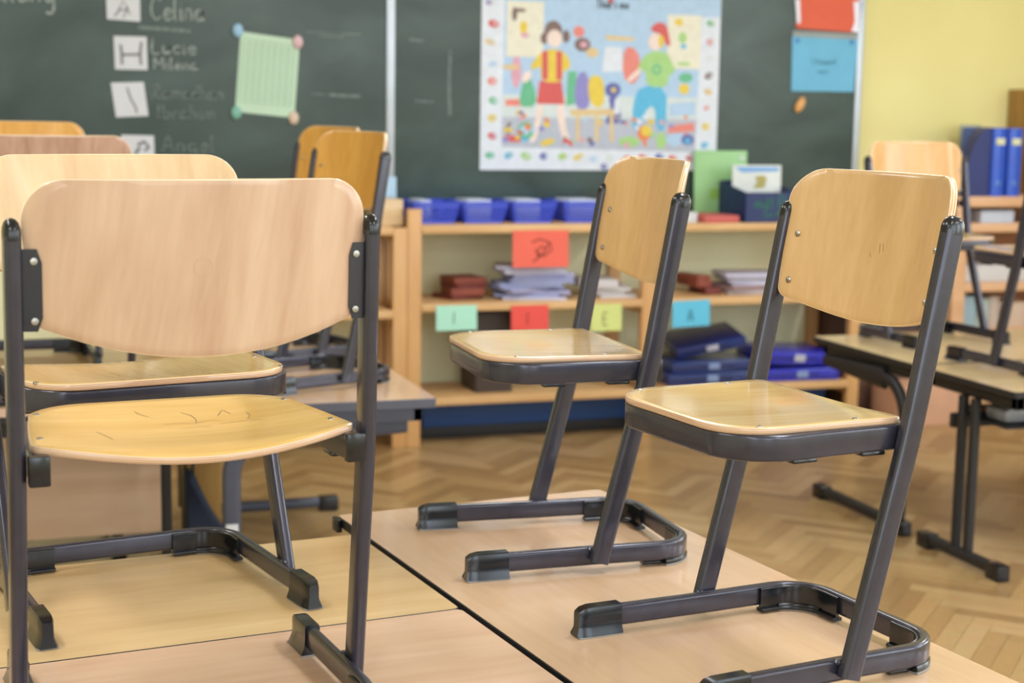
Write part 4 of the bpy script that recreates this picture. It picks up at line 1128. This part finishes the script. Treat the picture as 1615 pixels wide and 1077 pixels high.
# holder with green and white books on the shelf top
NAVY = mat('holder_blue', (26, 44, 98), .45)
t = empty('magazine_box', (3.505, 6.885, 1.0102), R(-1), label='navy blue open book box with green handwriting on top of the pine shelf', cat='book box')
b = MB(); w, d, h = .275, .30, .145
b.box(0, w, 0, .004, 0, h).box(0, w, d - .004, d, 0, .19).box(0, w, 0, d, 0, .004)
for x in (0, w - .004):
    b.add([(x, 0, 0), (x, d, 0), (x, d, .19), (x, 0, h), (x + .004, 0, 0), (x + .004, d, 0), (x + .004, d, .19), (x + .004, 0, h)],
          [(0, 1, 2, 3), (7, 6, 5, 4), (0, 4, 5, 1), (1, 5, 6, 2), (2, 6, 7, 3), (3, 7, 4, 0)])
b.build('box_shell', NAVY, t, False)
b = MB(); write(b, 'nutt El', .05, .072, .055, .007, y=-.0015); write(b, 'Cu ni', .10, .03, .04, .006, y=-.0015); b.build('handwriting', mat('green_marker', (40, 116, 88), .6), t, False)
o = MB().box(-.14, .14, 0, .012, 0, .33, .002); o = o.build('picture_book', mat('book_green', (150, 200, 140), .4)); o.location = (3.525, 7.195, 1.045); o.rotation_euler = (R(-3), 0, R(-4))
tag(o, 'light green picture book standing upright in the navy book box', 'book')
MB().box(-.06, .05, -.0012, 0, .09, .14).build('cover_picture', mat('cover_lime', (140, 188, 90), .5), o)
MB().lathe([(.0001, -.0015), (.012, -.001), (.012, 0), (.0001, 0)], (.112, 0, .295), 'y', 14).build('sticker', CARD, o)
o.location.z = 1.016
o2 = MB().box(-.125, .125, 0, .010, 0, .265, .002).build('picture_book', mat('book_white', (216, 222, 222), .4)); o2.location = (3.645, 7.04, 1.016); o2.rotation_euler = (R(-3), 0, R(-8))
tag(o2, 'white picture book in front of the green one in the navy book box', 'book')
b = MB(); b.poly([(-.02, -.001, .15), (.04, -.001, .155), (.05, -.001, .20), (.035, -.001, .215), (-.01, -.001, .21), (.0, -.001, .18)]); b.build('cover_picture', mat('cover_olive', (176, 166, 96), .5), o2, False)
b = MB(); b.poly([(-.115, -.001, .255), (.115, -.001, .255), (.11, -.001, .235), (-.08, -.001, .228)]); b.build('cover_band', mat('cover_blue', (120, 170, 224), .5), o2, False)
tag(MB().box(3.285, 3.475, 6.89, 7.12, 1.0103, 1.045, .006, R(4)).build('pencil_case', mat('case_red', (196, 96, 92), .6)), 'flat reddish case left of the navy book box', 'case')
tag(MB().box(3.20, 3.275, 6.93, 7.15, 1.0103, 1.058, .004).build('paper_stack', CARD), 'small white paper stack left of the reddish case', 'papers')


# document cases piled on the bottom board
def case(x, y, z, w, d, h, tx_, ty, rz, m, lab, white=True):
    t = empty('document_case', (x, y, z), rz, label=lab, cat='document case', group='document cases on the bottom shelf'); t.rotation_euler = (tx_, ty, rz)
    b = MB().box(-w / 2, w / 2, 0, d, 0, h, .008); b.build('case_body', m, t)
    MB().box(-w / 2 + .01, w / 2 - .01, -.003, .004, h * .42, h * .52, .001).build('lid_seam', STEELB, t)
    MB().box(-.03, .03, -.0065, .002, h * .25, h * .8, .002).build('clasp', mat('clasp_grey', (130, 150, 196), .4) if not white else mat('clasp_white', (186, 188, 206), .4), t)
    MB().sweep([(w * .22, 0, h * .5), (w * .22, -.012, h * .5), (w * .40, -.012, h * .5), (w * .40, 0, h * .5)], (0, 0, 1), .006, .010, .003).build('handle', m, t)
    return t


NV = mat('case_navy', (18, 46, 116), .28, coat=.5); RY = mat('case_royal', (30, 38, 186), .3, coat=.5)
case(3.37, 6.90, .2240, .46, .30, .058, 0, 0, 0, NV, 'navy document case at the bottom of the left pile', False)
case(3.38, 6.91, .2835, .44, .30, .055, 0, 0, R(3), NV, 'navy document case second in the left pile', False)
case(3.39, 6.95, .372, .36, .28, .05, R(9), R(-9), R(-6), NV, 'navy document case lying tilted on the left pile')
case(3.62, 6.98, .40, .26, .26, .04, R(8), R(22), R(8), NV, 'navy document case leaning over the top right of the left pile', False) if False else None
case(3.86, 6.90, .2240, .40, .30, .06, 0, 0, R(-4), RY, 'royal blue document case at the bottom of the right pile', False)
case(3.85, 6.92, .300, .40, .28, .065, R(3), R(3), R(2), RY, 'royal blue document case with white clasp on top of the right pile')

# bag and board beyond the nearest desks (seen low, between the chair legs)
tag(MB().box(.672, .815, 5.66, 5.68, .0, .56, .003).build('plywood_board', wood('panel_amber', (176, 132, 64), (190, 146, 78), 'z', .45, .1)), 'amber wooden board standing on the floor beside the slate desk leg with the white sticker', 'board')
b = MB(); V = []; F = []
OUT = [(0, 0), (.135, 0), (.145, .02), (.10, .09), (.065, .16), (.035, .23), (.015, .25), (0, .24)]
m = len(OUT)
for yy, k in ((0, .88), (.02, 1), (.10, 1), (.12, .9)):
    for x, z in OUT: V.append((.06 + (x - .06) * k, yy, .003 + z * (k if z > 0 else 1)))
for r in range(3):
    for k in range(m): F.append((r * m + k, r * m + (k + 1) % m, (r + 1) * m + (k + 1) % m, (r + 1) * m + k))
F += [tuple(range(m)), tuple(3 * m + k for k in range(m))]
o = finish('school_bag', V, F, mat('bag_slate', (46, 56, 78), .7), None, None, True, 60); o.location = (.655, 5.955 - .125 + .10, 0)
o.location.y = 5.52; o.location.x = .672
tag(o, 'dark slate blue bag slumped on the floor in front of the amber board', 'bag')
MB().tube([(.012, .05, .235), (.0, .05, .28), (.03, .05, .29), (.03, .05, .22)], .006, (0, 1, 0)).build('handle', STEELB, o)

# unseen glowing lamp bodies added along with the ceiling fill lights
LE = bpy.data.materials.new('fill_lamp_diffuser'); LE.use_nodes = True
LE.node_tree.nodes['Principled BSDF'].inputs['Emission Color'].default_value = (1, .97, .93, 1)
LE.node_tree.nodes['Principled BSDF'].inputs['Emission Strength'].default_value = 2.0
for x in (-.8, 2.0, 4.8):
    for y in (-.6, 2.4, 5.2):
        hs = MB().box(x - .2, x + .2, y - .7, y + .7, 3.04, 3.1, .005).build('fill_lamp_housing', FR, ceil)
        MB().box(x - .18, x + .18, y - .68, y + .68, 3.034, 3.041).build('fill_lamp_diffuser', LE, hs)
